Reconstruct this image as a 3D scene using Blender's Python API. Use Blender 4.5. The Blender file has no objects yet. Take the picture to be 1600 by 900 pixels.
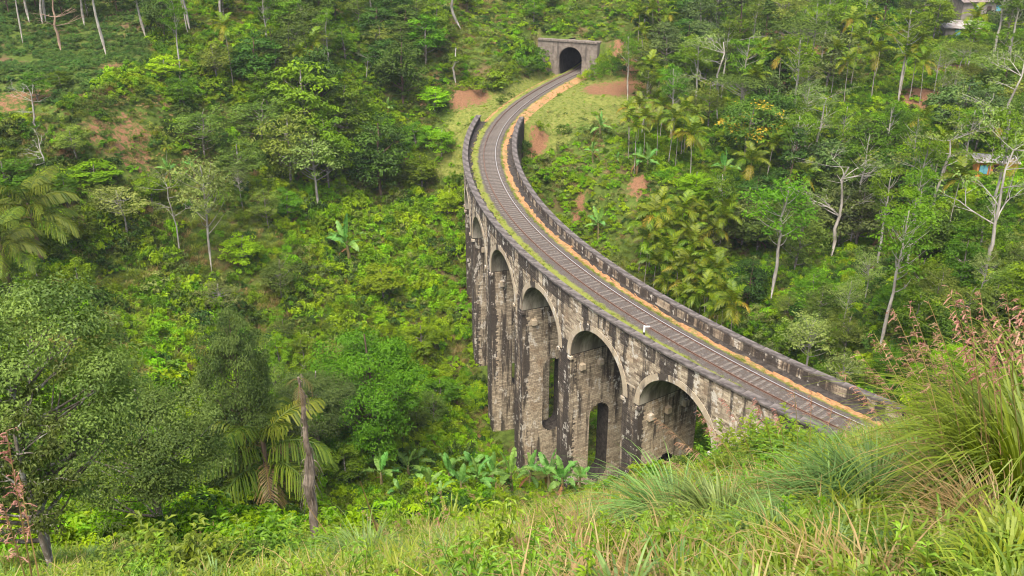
import bpy, math, random
import numpy as np
from mathutils import Matrix, Vector, Euler

R = math.radians
S = bpy.context.scene
COL = S.collection

# ------------------------------------------------------------------ camera, sky, sun, exposure
CAM_H = 41.23
PITCH = R(25.25)
FPX = 1450.0
cd = bpy.data.cameras.new('camera')
cd.sensor_width = 36.0
cd.lens = 36.0 * FPX / 1600.0
cd.clip_start = 0.1
cd.clip_end = 4000.0
cam = bpy.data.objects.new('camera', cd)
cam.location = (0, 0, CAM_H)
cam.rotation_euler = (R(90) - PITCH, 0, 0)
COL.objects.link(cam)
S.camera = cam

SUN_EL, SUN_AZ = R(60), R(-165)      # azimuth measured from +Y, clockwise positive
world = bpy.data.worlds.new('World')
S.world = world
world.use_nodes = True
wn = world.node_tree
sky = wn.nodes.new('ShaderNodeTexSky')
sky.sky_type = 'NISHITA'
sky.sun_disc = False
sky.sun_elevation = SUN_EL
sky.sun_rotation = SUN_AZ
sky.air_density = 1.0
sky.dust_density = 6.0
sky.ozone_density = 1.0
bg = wn.nodes['Background']
bg.inputs[1].default_value = 0.15
wn.links.new(sky.outputs[0], bg.inputs[0])

sd = bpy.data.lights.new('sun', 'SUN')
sd.energy = 1.4
sd.angle = R(28)
sd.color = (1.0, 0.955, 0.88)
sun = bpy.data.objects.new('sun', sd)
sun.rotation_euler = Vector((math.sin(SUN_AZ) * math.cos(SUN_EL), math.cos(SUN_AZ) * math.cos(SUN_EL), math.sin(SUN_EL))).to_track_quat('Z', 'Y').to_euler()
sun.location = (-60, 20, 120)
COL.objects.link(sun)

S.view_settings.view_transform = 'Standard'
S.view_settings.look = 'None'
S.view_settings.gamma = 1
S.view_settings.exposure = 1.36
S.view_settings.use_curve_mapping = False
S.render.engine = 'CYCLES'
S.cycles.max_bounces = 6
S.cycles.diffuse_bounces = 4
S.cycles.glossy_bounces = 2
S.cycles.transmission_bounces = 3
S.cycles.transparent_max_bounces = 4
S.cycles.use_denoising = True
S.cycles.denoising_input_passes = 'RGB_ALBEDO_NORMAL'
S.cycles.denoising_prefilter = 'ACCURATE'
S.cycles.sample_clamp_indirect = 4.0
S.cycles.filter_width = 1.1
S.cycles.caustics_reflective = False
S.cycles.caustics_refractive = False

# ------------------------------------------------------------------ basic helpers
_cp, _sp = math.cos(PITCH), math.sin(PITCH)

def ray(px, py):
    """direction through a photo position, scaled so that its horizontal forward part (y) is 1"""
    x = (px - 800.0) / FPX
    y = -(py - 450.0) / FPX
    d = np.array([x, _cp + y * _sp, -_sp + y * _cp])
    return d / d[1]

def project(P):
    P = np.asarray(P, float)
    x, y, z = P[..., 0], P[..., 1], P[..., 2] - CAM_H
    dep = y * _cp - z * _sp
    up = y * _sp + z * _cp
    dep = np.where(dep < 0.05, 0.05, dep)
    return 800 + FPX * x / dep, 450 - FPX * up / dep, dep

def mesh_np(name, V, F, mat=None, face_attr=None, smooth=False, uv=None):
    """V (n,3); F: list of (k,m) index arrays (m = 3 or 4 ...)"""
    if not isinstance(F, (list, tuple)):
        F = [F]
    F = [np.asarray(f, np.int32) for f in F if len(f)]
    me = bpy.data.meshes.new(name)
    V = np.asarray(V, np.float32)
    me.vertices.add(len(V))
    me.vertices.foreach_set('co', V.ravel())
    loops = np.concatenate([f.ravel() for f in F])
    tot = np.concatenate([np.full(len(f), f.shape[1], np.int32) for f in F])
    start = np.concatenate([[0], np.cumsum(tot)[:-1]]).astype(np.int32)
    me.loops.add(len(loops))
    me.loops.foreach_set('vertex_index', loops)
    me.polygons.add(len(tot))
    me.polygons.foreach_set('loop_start', start)
    me.polygons.foreach_set('loop_total', tot)
    me.polygons.foreach_set('use_smooth', np.full(len(tot), bool(smooth)))
    if face_attr:
        for k, a in face_attr.items():
            at = me.attributes.new(k, 'FLOAT', 'FACE')
            at.data.foreach_set('value', np.asarray(a, np.float32))
    me.update(calc_edges=True)
    me.validate()
    if mat:
        for m in (mat if isinstance(mat, (list, tuple)) else [mat]):
            me.materials.append(m)
    return me

class MB:
    """collects vertices and faces of one mesh"""
    def __init__(self):
        self.v, self.q, self.t, self.n = [], [], [], 0
        self.qa, self.ta = [], []
    def add(self, V, F, a=0.5):
        V = np.asarray(V, float).reshape(-1, 3)
        F = np.asarray(F, int)
        if F.ndim == 1:
            F = F[None]
        if len(F) == 0:
            return
        av = np.broadcast_to(np.asarray(a, float), (len(F),))
        if F.shape[1] == 4:
            self.q.append(F + self.n); self.qa.append(av)
        else:
            self.t.append(F + self.n); self.ta.append(av)
        self.v.append(V); self.n += len(V)
    def box(self, cx, cy, cz, sx, sy, sz, M=None, a=0.5, taper=1.0):
        x, y, z = sx / 2, sy / 2, sz / 2
        V = np.array([[-x, -y, -z], [x, -y, -z], [x, y, -z], [-x, y, -z], [-x * taper, -y * taper, z], [x * taper, -y * taper, z], [x * taper, y * taper, z], [-x * taper, y * taper, z]])
        V = V + np.array([cx, cy, cz])
        if M is not None:
            V = V @ np.array(M.to_3x3()).T + np.array(M.translation)
        self.add(V, BOXF, a)
    def tube(self, pts, rad, n=6, a=0.5, cap=True):
        V, F = tube(pts, rad, n)
        self.add(V, F, a)
        if cap:
            pts = np.asarray(pts, float)
            k = len(pts)
            base = (k - 1) * n
            Vc = np.vstack([V[base:base + n], pts[-1:]])
            self.add(Vc, np.array([[i, (i + 1) % n, n] for i in range(n)]), a)
    def build(self, name, mat, attr='tone', smooth=False):
        V = np.vstack(self.v)
        F, A = [], []
        if self.q:
            F.append(np.vstack(self.q)); A.append(np.concatenate(self.qa))
        if self.t:
            F.append(np.vstack(self.t)); A.append(np.concatenate(self.ta))
        return mesh_np(name, V, F, mat, {attr: np.concatenate(A)}, smooth)

BOXF = np.array([[0, 3, 2, 1], [4, 5, 6, 7], [0, 1, 5, 4], [1, 2, 6, 5], [2, 3, 7, 6], [3, 0, 4, 7]])

def tube(pts, rad, n=6):
    pts = np.asarray(pts, float)
    k = len(pts)
    rad = np.broadcast_to(np.asarray(rad, float), (k,))
    T = np.gradient(pts, axis=0)
    T /= np.linalg.norm(T, axis=1)[:, None] + 1e-9
    ref = np.array([1.0, 0, 0]) if abs(T[:, 0]).mean() < 0.8 else np.array([0, 1.0, 0])
    A = np.cross(T, ref); A /= np.linalg.norm(A, axis=1)[:, None] + 1e-9
    B = np.cross(T, A)
    th = np.arange(n) * 2 * math.pi / n
    V = pts[:, None, :] + rad[:, None, None] * (np.cos(th)[None, :, None] * A[:, None, :] + np.sin(th)[None, :, None] * B[:, None, :])
    i = np.arange(k - 1)[:, None] * n
    j = np.arange(n)[None, :]
    j2 = (j + 1) % n
    F = np.stack([i + j, i + j2, i + n + j2, i + n + j], -1).reshape(-1, 4)
    return V.reshape(-1, 3), F

def tag(o, label=None, cat=None, group=None, kind=None):
    if label: o['label'] = label
    if cat: o['category'] = cat
    if group: o['group'] = group
    if kind: o['kind'] = kind
    return o

def thing(name, label, cat, loc=(0, 0, 0), rot=(0, 0, 0), scale=(1, 1, 1), group=None):
    o = bpy.data.objects.new(name, None)
    o.empty_display_size = 0.3
    o.location, o.rotation_euler, o.scale = loc, rot, scale
    COL.objects.link(o)
    return tag(o, label, cat, group)

def part(name, me, parent=None, loc=(0, 0, 0), rot=(0, 0, 0), scale=(1, 1, 1), kind=None):
    o = bpy.data.objects.new(name, me)
    o.location, o.rotation_euler, o.scale = loc, rot, scale
    if parent is not None:
        o.parent = parent
    COL.objects.link(o)
    if kind: o['kind'] = kind
    return o

# ------------------------------------------------------------------ materials
def new_mat(name):
    m = bpy.data.materials.new(name)
    m.use_nodes = True
    nt = m.node_tree
    for n in list(nt.nodes):
        nt.nodes.remove(n)
    out = nt.nodes.new('ShaderNodeOutputMaterial')
    return m, nt, out

class N:
    """tiny node-graph writer"""
    def __init__(self, nt):
        self.nt = nt
    def node(self, t, **kw):
        n = self.nt.nodes.new(t)
        for k, v in kw.items():
            setattr(n, k, v)
        return n
    def set(self, sock, v):
        if isinstance(v, bpy.types.NodeSocket):
            self.nt.links.new(v, sock)
        elif v is not None:
            if isinstance(v, (tuple, list)) and len(v) == 3 and sock.type == 'RGBA':
                v = (*v, 1)
            sock.default_value = v
    def mix(self, f, a, b, blend='MIX'):
        n = self.node('ShaderNodeMix', data_type='RGBA', blend_type=blend)
        self.set(n.inputs[0], f); self.set(n.inputs[6], a); self.set(n.inputs[7], b)
        return n.outputs[2]
    def math(self, op, a, b=None, clamp=False):
        n = self.node('ShaderNodeMath', operation=op, use_clamp=clamp)
        self.set(n.inputs[0], a)
        if b is not None: self.set(n.inputs[1], b)
        return n.outputs[0]
    def ramp(self, v, lo, hi):
        n = self.node('ShaderNodeMapRange', interpolation_type='SMOOTHSTEP')
        self.set(n.inputs[0], v); n.inputs[1].default_value = lo; n.inputs[2].default_value = hi
        return n.outputs[0]
    def attr(self, name, inst=False):
        n = self.node('ShaderNodeAttribute', attribute_name=name)
        if inst: n.attribute_type = 'INSTANCER'
        return n.outputs['Fac']
    def pos(self):
        return self.node('ShaderNodeNewGeometry').outputs['Position']
    def objpos(self):
        return self.node('ShaderNodeTexCoord').outputs['Object']
    def rand(self):
        return self.node('ShaderNodeObjectInfo').outputs['Random']
    def noise(self, vec, scale, detail=3, rough=0.55, stretch=None):
        if stretch:
            mp = self.node('ShaderNodeMapping')
            self.nt.links.new(vec, mp.inputs[0]); mp.inputs['Scale'].default_value = stretch
            vec = mp.outputs[0]
        n = self.node('ShaderNodeTexNoise')
        self.nt.links.new(vec, n.inputs['Vector'])
        n.inputs['Scale'].default_value = scale
        n.inputs['Detail'].default_value = detail
        n.inputs['Roughness'].default_value = rough
        return n.outputs['Fac']
    def bump(self, h, strength=0.4, dist=0.05):
        n = self.node('ShaderNodeBump')
        n.inputs['Strength'].default_value = strength
        n.inputs['Distance'].default_value = dist
        self.nt.links.new(h, n.inputs['Height'])
        return n.outputs[0]
    def principled(self, out, col, rough=0.9, spec=0.2, normal=None, metal=0.0):
        p = self.node('ShaderNodeBsdfPrincipled')
        self.set(p.inputs['Base Color'], col)
        self.set(p.inputs['Roughness'], rough)
        p.inputs['Specular IOR Level'].default_value = spec
        p.inputs['Metallic'].default_value = metal
        if normal is not None: self.nt.links.new(normal, p.inputs['Normal'])
        self.nt.links.new(p.outputs[0], out.inputs[0])
        return p

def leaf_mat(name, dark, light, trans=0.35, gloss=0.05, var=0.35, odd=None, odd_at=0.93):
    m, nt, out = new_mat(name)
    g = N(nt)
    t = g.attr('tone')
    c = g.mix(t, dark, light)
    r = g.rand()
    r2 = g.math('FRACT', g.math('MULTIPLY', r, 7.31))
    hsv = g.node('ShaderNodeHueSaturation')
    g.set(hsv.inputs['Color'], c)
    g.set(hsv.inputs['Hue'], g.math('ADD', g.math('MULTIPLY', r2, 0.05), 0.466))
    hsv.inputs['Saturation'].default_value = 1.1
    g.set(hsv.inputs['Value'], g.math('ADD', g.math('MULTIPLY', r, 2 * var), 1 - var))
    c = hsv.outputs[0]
    if odd:
        c = g.mix(g.math('GREATER_THAN', t, odd_at), c, odd)
    d = g.node('ShaderNodeBsdfDiffuse'); g.set(d.inputs[0], c)
    tr = g.node('ShaderNodeBsdfTranslucent')
    g.set(tr.inputs[0], g.mix(1.0, c, (1.0, 1.0, 0.55), 'MULTIPLY'))
    mx = g.node('ShaderNodeMixShader'); mx.inputs[0].default_value = trans
    nt.links.new(d.outputs[0], mx.inputs[1]); nt.links.new(tr.outputs[0], mx.inputs[2])
    gl = g.node('ShaderNodeBsdfGlossy'); gl.inputs['Roughness'].default_value = 0.55
    gl.inputs[0].default_value = (0.6, 0.7, 0.5, 1)
    mx2 = g.node('ShaderNodeMixShader'); mx2.inputs[0].default_value = gloss
    nt.links.new(mx.outputs[0], mx2.inputs[1]); nt.links.new(gl.outputs[0], mx2.inputs[2])
    nt.links.new(mx2.outputs[0], out.inputs[0])
    return m

def bark_mat(name, a, b, scale=3.0, lichen=None):
    m, nt, out = new_mat(name)
    g = N(nt)
    p = g.objpos()
    n = g.noise(p, scale, 5, 0.65, (1, 1, 0.3))
    c = g.mix(g.ramp(n, 0.3, 0.7), a, b)
    if lichen:
        c = g.mix(g.ramp(g.noise(p, scale * 0.8, 4), 0.52, 0.62), c, lichen)
    g.principled(out, c, 0.95, 0.1, g.bump(n, 0.6, 0.03))
    return m

def simple_mat(name, a, b, scale=2.0, rough=0.9, stretch=None, spec=0.15, metal=0.0, bump=0.3):
    m, nt, out = new_mat(name)
    g = N(nt)
    n = g.noise(g.objpos(), scale, 5, 0.6, stretch)
    g.principled(out, g.mix(g.ramp(n, 0.3, 0.7), a, b), rough, spec, g.bump(n, bump, 0.02), metal)
    return m

M = {}
# foliage: (dark, light)
M['dark'] = leaf_mat('dark_foliage', (0.022, 0.055, 0.010), (0.075, 0.15, 0.022), 0.3, 0.03)
M['mid'] = leaf_mat('mid_foliage', (0.05, 0.12, 0.010), (0.15, 0.28, 0.022), 0.4, 0.03)
M['lime'] = leaf_mat('lime_foliage', (0.12, 0.245, 0.01), (0.27, 0.47, 0.025), 0.45, 0.03, 0.28)
M['olive'] = leaf_mat('olive_foliage', (0.055, 0.095, 0.016), (0.17, 0.235, 0.045), 0.35, 0.03)
M['pale'] = leaf_mat('pale_foliage', (0.085, 0.13, 0.03), (0.23, 0.3, 0.085), 0.33, 0.04)
M['yellow_tree'] = leaf_mat('flowering_foliage', (0.06, 0.12, 0.015), (0.16, 0.24, 0.03), 0.35, 0.04, 0.2, (0.55, 0.38, 0.02), 0.86)
M['near_olive'] = leaf_mat('grey_olive_foliage', (0.035, 0.075, 0.014), (0.18, 0.265, 0.065), 0.38, 0.04)
M['shade'] = leaf_mat('forest_foliage', (0.028, 0.055, 0.014), (0.105, 0.155, 0.04), 0.3, 0.04)
M['dry'] = leaf_mat('dry_foliage', (0.12, 0.085, 0.035), (0.3, 0.23, 0.1), 0.25, 0.04)
M['areca'] = leaf_mat('areca_frond', (0.035, 0.09, 0.006), (0.22, 0.3, 0.02), 0.4, 0.04, 0.25)
M['areca_old'] = leaf_mat('yellowing_frond', (0.2, 0.19, 0.02), (0.4, 0.34, 0.05), 0.35, 0.05, 0.2)
M['fishtail'] = leaf_mat('fishtail_frond', (0.03, 0.07, 0.01), (0.16, 0.205, 0.03), 0.3, 0.03, 0.25)
M['banana'] = leaf_mat('banana_leaf', (0.07, 0.18, 0.03), (0.2, 0.4, 0.1), 0.4, 0.06, 0.2)
M['dry_leaf'] = leaf_mat('dried_banana_leaf', (0.12, 0.07, 0.03), (0.26, 0.16, 0.07), 0.2, 0.03, 0.2)
M['tea'] = leaf_mat('tea_leaf', (0.03, 0.075, 0.016), (0.095, 0.19, 0.035), 0.25, 0.04, 0.25)
M['grass'] = leaf_mat('green_grass', (0.085, 0.14, 0.015), (0.25, 0.33, 0.045), 0.4, 0.06, 0.25)
M['blue_grass'] = leaf_mat('grey_green_grass', (0.05, 0.10, 0.022), (0.24, 0.36, 0.11), 0.35, 0.05, 0.15)
M['straw'] = leaf_mat('straw_grass', (0.18, 0.13, 0.045), (0.42, 0.34, 0.15), 0.35, 0.05, 0.25)
M['plume'] = leaf_mat('grass_plume', (0.24, 0.12, 0.075), (0.5, 0.33, 0.24), 0.35, 0.03, 0.12)
M['weed'] = leaf_mat('weed_leaf', (0.075, 0.15, 0.012), (0.22, 0.345, 0.03), 0.42, 0.06, 0.25)
# barks
M['bark_pale'] = bark_mat('pale_bark', (0.2, 0.18, 0.15), (0.42, 0.39, 0.34), 2.0)
M['bark_grey'] = bark_mat('grey_bark', (0.1, 0.085, 0.065), (0.24, 0.21, 0.17), 3.0, (0.38, 0.37, 0.32))
M['bark_brown'] = bark_mat('brown_bark', (0.07, 0.05, 0.035), (0.17, 0.12, 0.085), 3.0)
M['bark_red'] = bark_mat('reddish_bark', (0.2, 0.13, 0.09), (0.38, 0.28, 0.2), 2.0)
M['palm_trunk'] = bark_mat('palm_bark', (0.2, 0.17, 0.13), (0.42, 0.38, 0.31), 4.0)
M['crownshaft'] = simple_mat('palm_crownshaft', (0.1, 0.16, 0.03), (0.2, 0.25, 0.06))
M['pseudostem'] = simple_mat('banana_stem', (0.12, 0.1, 0.04), (0.25, 0.22, 0.1), 3, 0.8, (1, 1, .3))

def masonry_mat(name):
    """weathered blocks: attribute tone = colour of the single block, stain = how much soot and algae the face carries"""
    m, nt, out = new_mat(name)
    g = N(nt)
    p = g.pos()
    tone, stain = g.attr('tone'), g.attr('stain')
    big = g.noise(p, 0.35, 4, 0.6)
    fine = g.noise(p, 5.0, 5, 0.7)
    streak = g.noise(p, 1.0, 5, 0.62, (0.75, 0.75, 0.07))
    base = g.mix(tone, (0.15, 0.112, 0.075), (0.58, 0.485, 0.345))
    base = g.mix(g.math('MULTIPLY', g.ramp(big, 0.52, 0.72), .75), base, g.mix(tone, (0.17, 0.115, 0.07), (0.44, 0.31, 0.19)))
    base = g.mix(g.math('MULTIPLY', g.ramp(fine, 0.35, 0.75), 0.35), base, (0.14, 0.12, 0.1))
    dm = g.ramp(g.math('ADD', streak, g.math('MULTIPLY', g.math('SUBTRACT', stain, 0.5), 0.55)), 0.46, 0.57)
    base = g.mix(g.math('MULTIPLY', dm, 0.93), base, g.mix(fine, (0.018, 0.015, 0.014), (0.08, 0.068, 0.06)))
    lime = g.ramp(g.math('ADD', g.noise(p, 1.3, 6, 0.72, (1, 1, 0.4)), g.math('MULTIPLY', tone, 0.1)), 0.625, 0.685)
    base = g.mix(g.math('MULTIPLY', lime, 0.85), base, (0.58, 0.54, 0.46))
    g.principled(out, base, 0.95, 0.12, g.bump(fine, 0.5, 0.02))
    return m
M['masonry'] = masonry_mat('weathered_masonry')
M['coping'] = simple_mat('dark_coping', (0.05, 0.043, 0.038), (0.17, 0.15, 0.135), 1.2, 0.95)
M['vault'] = None

def vault_mat():
    m, nt, out = new_mat('lime_stained_vault')
    g = N(nt)
    p = g.pos()
    s = g.noise(p, 1.0, 5, 0.65, (0.9, 0.9, 0.12))
    f = g.noise(p, 6.0, 5, 0.7)
    c = g.mix(g.ramp(s, 0.35, 0.65), (0.16, 0.145, 0.115), (0.5, 0.46, 0.375))
    c = g.mix(g.math('MULTIPLY', f, 0.5), c, (0.1, 0.09, 0.07))
    g.principled(out, c, 0.95, 0.1, g.bump(f, 0.4, 0.02))
    return m
M['vault'] = vault_mat()
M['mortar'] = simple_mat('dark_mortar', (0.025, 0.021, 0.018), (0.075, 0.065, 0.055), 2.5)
M['ring'] = masonry_mat('arch_stone')

def rail_mat():
    m, nt, out = new_mat('rusty_rail')
    g = N(nt)
    n = g.noise(g.pos(), 3, 4)
    g.principled(out, g.mix(n, (0.07, 0.035, 0.022), (0.2, 0.12, 0.085)), 0.7, 0.3)
    return m
M['rail'] = rail_mat()
m_, nt_, out_ = new_mat('polished_rail_top')
N(nt_).principled(out_, (0.42, 0.4, 0.385), 0.38, 0.5, None, 0.35)
M['rail_top'] = m_
M['sleeper'] = simple_mat('old_sleeper_timber', (0.085, 0.07, 0.058), (0.22, 0.195, 0.165), 3, 0.95, (6, 1, 6))

# ------------------------------------------------------------------ alignment of the line
CX, CY, R0 = 103.06, 136.78, 107.13          # left rail: circle centre and radius
_da = [-1.1, -.86, -.786, -.743, -.696, -.65, -.6, -.5, -.4, -.3, -.2, -.1, 0, .05, .115, .171, .226, .302, .38, .466, .528, .6]
_dd = [1.4, .9, .72, .50, .24, .05, -.08, -.18, -.14, 0, .1, .16, .2, .08, -.14, -.35, -.62, -.99, -1.25, -1.25, -.98, -.6]

def polar(a, dr, z=0.0):
    a = np.asarray(a, float)
    r = R0 + np.asarray(dr, float)
    return np.stack(np.broadcast_arrays(CX - r * np.cos(a), CY + r * np.sin(a), np.asarray(z, float)), -1)

def to_polar(x, y):
    vx, vy = x - CX, y - CY
    return np.arctan2(vy, -vx), np.hypot(vx, vy) - R0

A_FAR, A_NEAR = 0.158, -0.80
GAUGE = 1.745
T_C = np.array([11.9, 191.0])                 # tunnel portal
T_YAW = R(20)
T_F = np.array([math.sin(T_YAW), math.cos(T_YAW)])
T_R = np.array([math.cos(T_YAW), -math.sin(T_YAW)])

aa = np.linspace(-1.0, 0.525, 330)
dd = np.interp(aa, _da, _dd)
k = np.hanning(25); k /= k.sum()
dd = np.convolve(np.pad(dd, 12, 'edge'), k, 'valid')
CL = polar(aa, dd - GAUGE / 2)[:, :2]
_t = CL[-1] - CL[-2]; _t /= np.linalg.norm(_t)
ext = []
p = CL[-1].copy()
for i in range(60):
    w = min(1, i / 14)
    d = _t * (1 - w) + T_F * w; d /= np.linalg.norm(d)
    p = p + d * 0.45
    ext.append(p.copy())
CL = np.vstack([CL, ext])
CS = np.concatenate([[0], np.cumsum(np.linalg.norm(np.diff(CL, axis=0), axis=1))])
CT = np.gradient(CL, axis=0); CT /= np.linalg.norm(CT, axis=1)[:, None]
CN = np.stack([-CT[:, 1], CT[:, 0]], 1)        # to the left (outside of the curve)

def along(s, off, z=0.0):
    s = np.asarray(s, float)
    x = np.interp(s, CS, CL[:, 0]); y = np.interp(s, CS, CL[:, 1])
    nx = np.interp(s, CS, CN[:, 0]); ny = np.interp(s, CS, CN[:, 1])
    return np.stack(np.broadcast_arrays(x + nx * off, y + ny * off, np.asarray(z, float)), -1)

def heading(s):
    return math.atan2(np.interp(s, CS, CT[:, 1]), np.interp(s, CS, CT[:, 0]))

def dist_track(x, y):
    x = np.asarray(x, float); y = np.asarray(y, float)
    sh = x.shape
    q = np.stack([x.ravel(), y.ravel()], 1)
    out = np.full(len(q), 1e9)
    for c in CL[::4]:
        out = np.minimum(out, (q[:, 0] - c[0]) ** 2 + (q[:, 1] - c[1]) ** 2)
    return np.sqrt(out).reshape(sh)

# ------------------------------------------------------------------ terrain: one height field
CTRL = [  # photo position and depth of visible ground
 (700,690,98),(600,650,100),(650,500,124),(600,400,136),(600,300,150),(600,200,164),(700,440,131),(700,300,148),(690,220,158),
 (450,400,124),(300,400,116),(100,400,104),(0,400,98),(200,260,120),(200,225,123),(200,150,130),(100,320,110),(320,250,130),(420,300,138),
 (450,550,104),(300,550,92),(100,550,78),(0,550,70),(450,700,82),(300,700,70),(100,700,58),(-150,600,58),(-150,400,90),(-150,150,125),(-150,0,155),
 (500,150,156),(400,200,146),(300,100,150),(165,90,150),(0,100,140),(0,0,168),(200,0,174),(100,50,160),(0,200,120),
 (700,760,80),(800,770,78),(900,775,74),(560,770,72),
 (750,850,22),(600,860,21),(800,900,7.5),(1000,900,6.2),(1200,900,4.8),(1400,900,4.0),(1600,900,3.2),(400,900,12),(280,900,14),(150,900,17),(0,900,22),(-120,900,26),
 (85,890,29),(260,850,33),(490,872,28),(420,830,42),
 (1030,850,8.5),(1300,810,7.5),(1550,800,5.6),(1700,800,5.0),(1200,750,13),(1200,724,17),(1290,712,19),(1380,694,21),(1600,655,12),(1750,650,10),(1000,790,16),(880,820,18),
 (1600,500,68),(1700,480,60),(1500,470,78),(1420,560,66),
 (1200,420,116),(1380,360,120),(1555,285,119),(1440,150,160),(1240,200,150),(1000,300,134),(900,300,140),(880,220,153),(1000,420,118),(1100,490,104),
 (1060,200,162),(1050,140,176),(1300,100,182),(1500,30,205),(1300,0,220),(1600,100,165),(1600,300,108),(1750,200,130),(1750,50,170),(1300,480,95),(1200,500,92),(1400,450,88),
 (1000,60,195),(885,40,198),(885,0,208),(700,100,178),(780,80,184),(700,0,202),(500,0,186),(600,60,180),
]
CXYZ = [(0,0,39.4),(-6,0,39.2),(8,0,39.9),(0,-12,42),(20,0,41),(-25,0,36),(40,10,40),(-40,20,22),(-60,45,2),(-35,62,-14),(-8,88,-30),(-20,72,-27),
 (3,101,-30),(14,108,-27),(28,118,-19),(12,128,-17),(45,128,-12),(4,140,-8),
 (12,168,-.8),(22,172,-.5),(14,160,-1.2),(24,180,.3),(0,172,-.7),(-8,164,-1.2),(6,155,-4),
 (28,45,10),(20,40,12),(10,45,6),(36,60,3),(45,50,12),(16,56,-2),(5,62,-9),(0,72,-17),(30,52,5),(0,30,16),(0,45,4),(-15,50,-3),
 (-250,0,20),(250,0,60),(-250,300,90),(0,320,75),(250,300,85),(-120,300,80),(120,310,75),(0,-150,70),(-250,-150,50),(250,-150,80),(180,150,35),(-190,120,30),(0,260,38),(-80,250,42),(80,260,36)]
pts = [np.array([0, 0, CAM_H]) + ray(a, b) * d for a, b, d in CTRL] + [np.array(c, float) for c in CXYZ]
pts = np.array(pts)

def tps(P, V, lam):
    n = len(P)
    def U(r2): return np.where(r2 > 0, r2 * np.log(r2 + 1e-12), 0)
    r2 = ((P[:, None] - P[None]) ** 2).sum(-1)
    A = np.zeros((n + 3, n + 3))
    A[:n, :n] = U(r2) + np.eye(n) * lam
    A[:n, n] = 1; A[:n, n + 1:] = P; A[n, :n] = 1; A[n + 1:, :n] = P.T
    w = np.linalg.solve(A, np.concatenate([V, np.zeros(3)]))
    def f(Q):
        out = np.empty(len(Q))
        for i in range(0, len(Q), 20000):
            q = Q[i:i + 20000]
            r2 = ((q[:, None] - P[None]) ** 2).sum(-1)
            out[i:i + 20000] = U(r2) @ w[:n] + w[n] + q @ w[n + 1:]
        return out
    return f

_f = tps(pts[:, :2] / 50, pts[:, 2], 0.02)
GS = 1.0
GX = np.arange(-150, 150.1, GS); GY = np.arange(-20, 270.1, GS)
gx, gy = np.meshgrid(GX, GY)                      # [row y, col x]
_cx, _cy = np.meshgrid(np.arange(-150, 151, 3.0), np.arange(-20, 272, 3.0))
zc = _f(np.stack([_cx.ravel(), _cy.ravel()], 1) / 50).reshape(_cx.shape)

def bilin(Z, x0, y0, st, x, y):
    fx = np.clip((x - x0) / st, 0, Z.shape[1] - 1.001); fy = np.clip((y - y0) / st, 0, Z.shape[0] - 1.001)
    i, j = fy.astype(int), fx.astype(int)
    a, b = fy - i, fx - j
    return (Z[i, j] * (1 - a) * (1 - b) + Z[i + 1, j] * a * (1 - b) + Z[i, j + 1] * (1 - a) * b + Z[i + 1, j + 1] * a * b)

gz = bilin(zc, -150, -20, 3.0, gx, gy)
rng = np.random.default_rng(5)
def lump(scale, amp):
    ny, nx = int(290 / scale) + 3, int(300 / scale) + 3
    Z = rng.normal(0, amp, (ny, nx))
    return bilin(Z, -150, -20, scale, gx, gy)
fade = np.clip((np.hypot(gx, gy) - 6) / 50, 0.06, 1)
gz = gz + (lump(9, .55) + lump(4, .3) + lump(2, .12)) * fade
PA = [-.80, -.74, -.68, -.6, -.5, -.4, -.3, -.2, -.1, 0, .07, .12, .158]
PZ = [-.9, -3.5, -8, -15, -24, -29, -30.5, -27, -22, -17, -10, -5, -.9]
ga, gd = to_polar(gx, gy)
dt = dist_track(gx, gy)
on_bridge = (ga < A_FAR) & (ga > A_NEAR)
prof = np.interp(ga, PA, PZ)
dr = np.abs(gd + 0.85)
gz = np.where(on_bridge, np.minimum(gz, prof + np.maximum(0, dr - 7) * .8), gz)
off = ~on_bridge & (dt < 40) & (gy > 30)
lo = -.62 - np.maximum(0, dt - 5.0) * .75
hi = -.62 + np.maximum(0, dt - 4.2) * .85
gz = np.where(off & (gy > 150), np.clip(gz, lo, hi), gz)
gz = np.where(off & (gy <= 150), np.clip(gz, np.maximum(lo, gz), np.maximum(hi, -.62)), gz)
tu = (gx - T_C[0]) * T_R[0] + (gy - T_C[1]) * T_R[1]
tv = (gx - T_C[0]) * T_F[0] + (gy - T_C[1]) * T_F[1]
over = (tv > 1.7) & (tv < 40) & (np.abs(tu) < 14)
natural = bilin(zc, -150, -20, 3.0, gx, gy)
gz = np.where(over, np.where(np.abs(tu) < 10, np.minimum(np.maximum(natural, 5.4 + .5 * (tv - 1.7)), 5.4 + .85 * (tv - 1.7)), np.maximum(natural, gz)), gz)
# side slopes beside the portal mouth
mouth = (tv <= 1.7) & (tv > -16) & (np.abs(tu) > 4.2) & (np.abs(tu) < 22)
gz = np.where(mouth, np.clip(gz, -.62, -.62 + (np.abs(tu) - 4.2) * np.where(tu < 0, .95, .35 + .5 * np.clip(1 + tv / 7, 0, 1))), gz)

def ground(x, y):
    return bilin(gz, -150, -20, GS, np.asarray(x, float), np.asarray(y, float))

def hit(px, py, dmin=None):
    """point where the line of sight through a photo position meets the ground"""
    d = ray(px, py)
    if dmin is None:
        dmin = 36.0
    D = np.arange(dmin, 262, 0.25)
    zz = CAM_H + D * d[2]
    gh = ground(D * d[0], D)
    below = np.nonzero(zz <= gh)[0]
    i = below[0] if len(below) else len(D) - 1
    return np.array([D[i] * d[0], D[i], float(ground(D[i] * d[0], D[i]))])

def z_at(px, py, D):
    return CAM_H + D * ray(px, py)[2]

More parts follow.
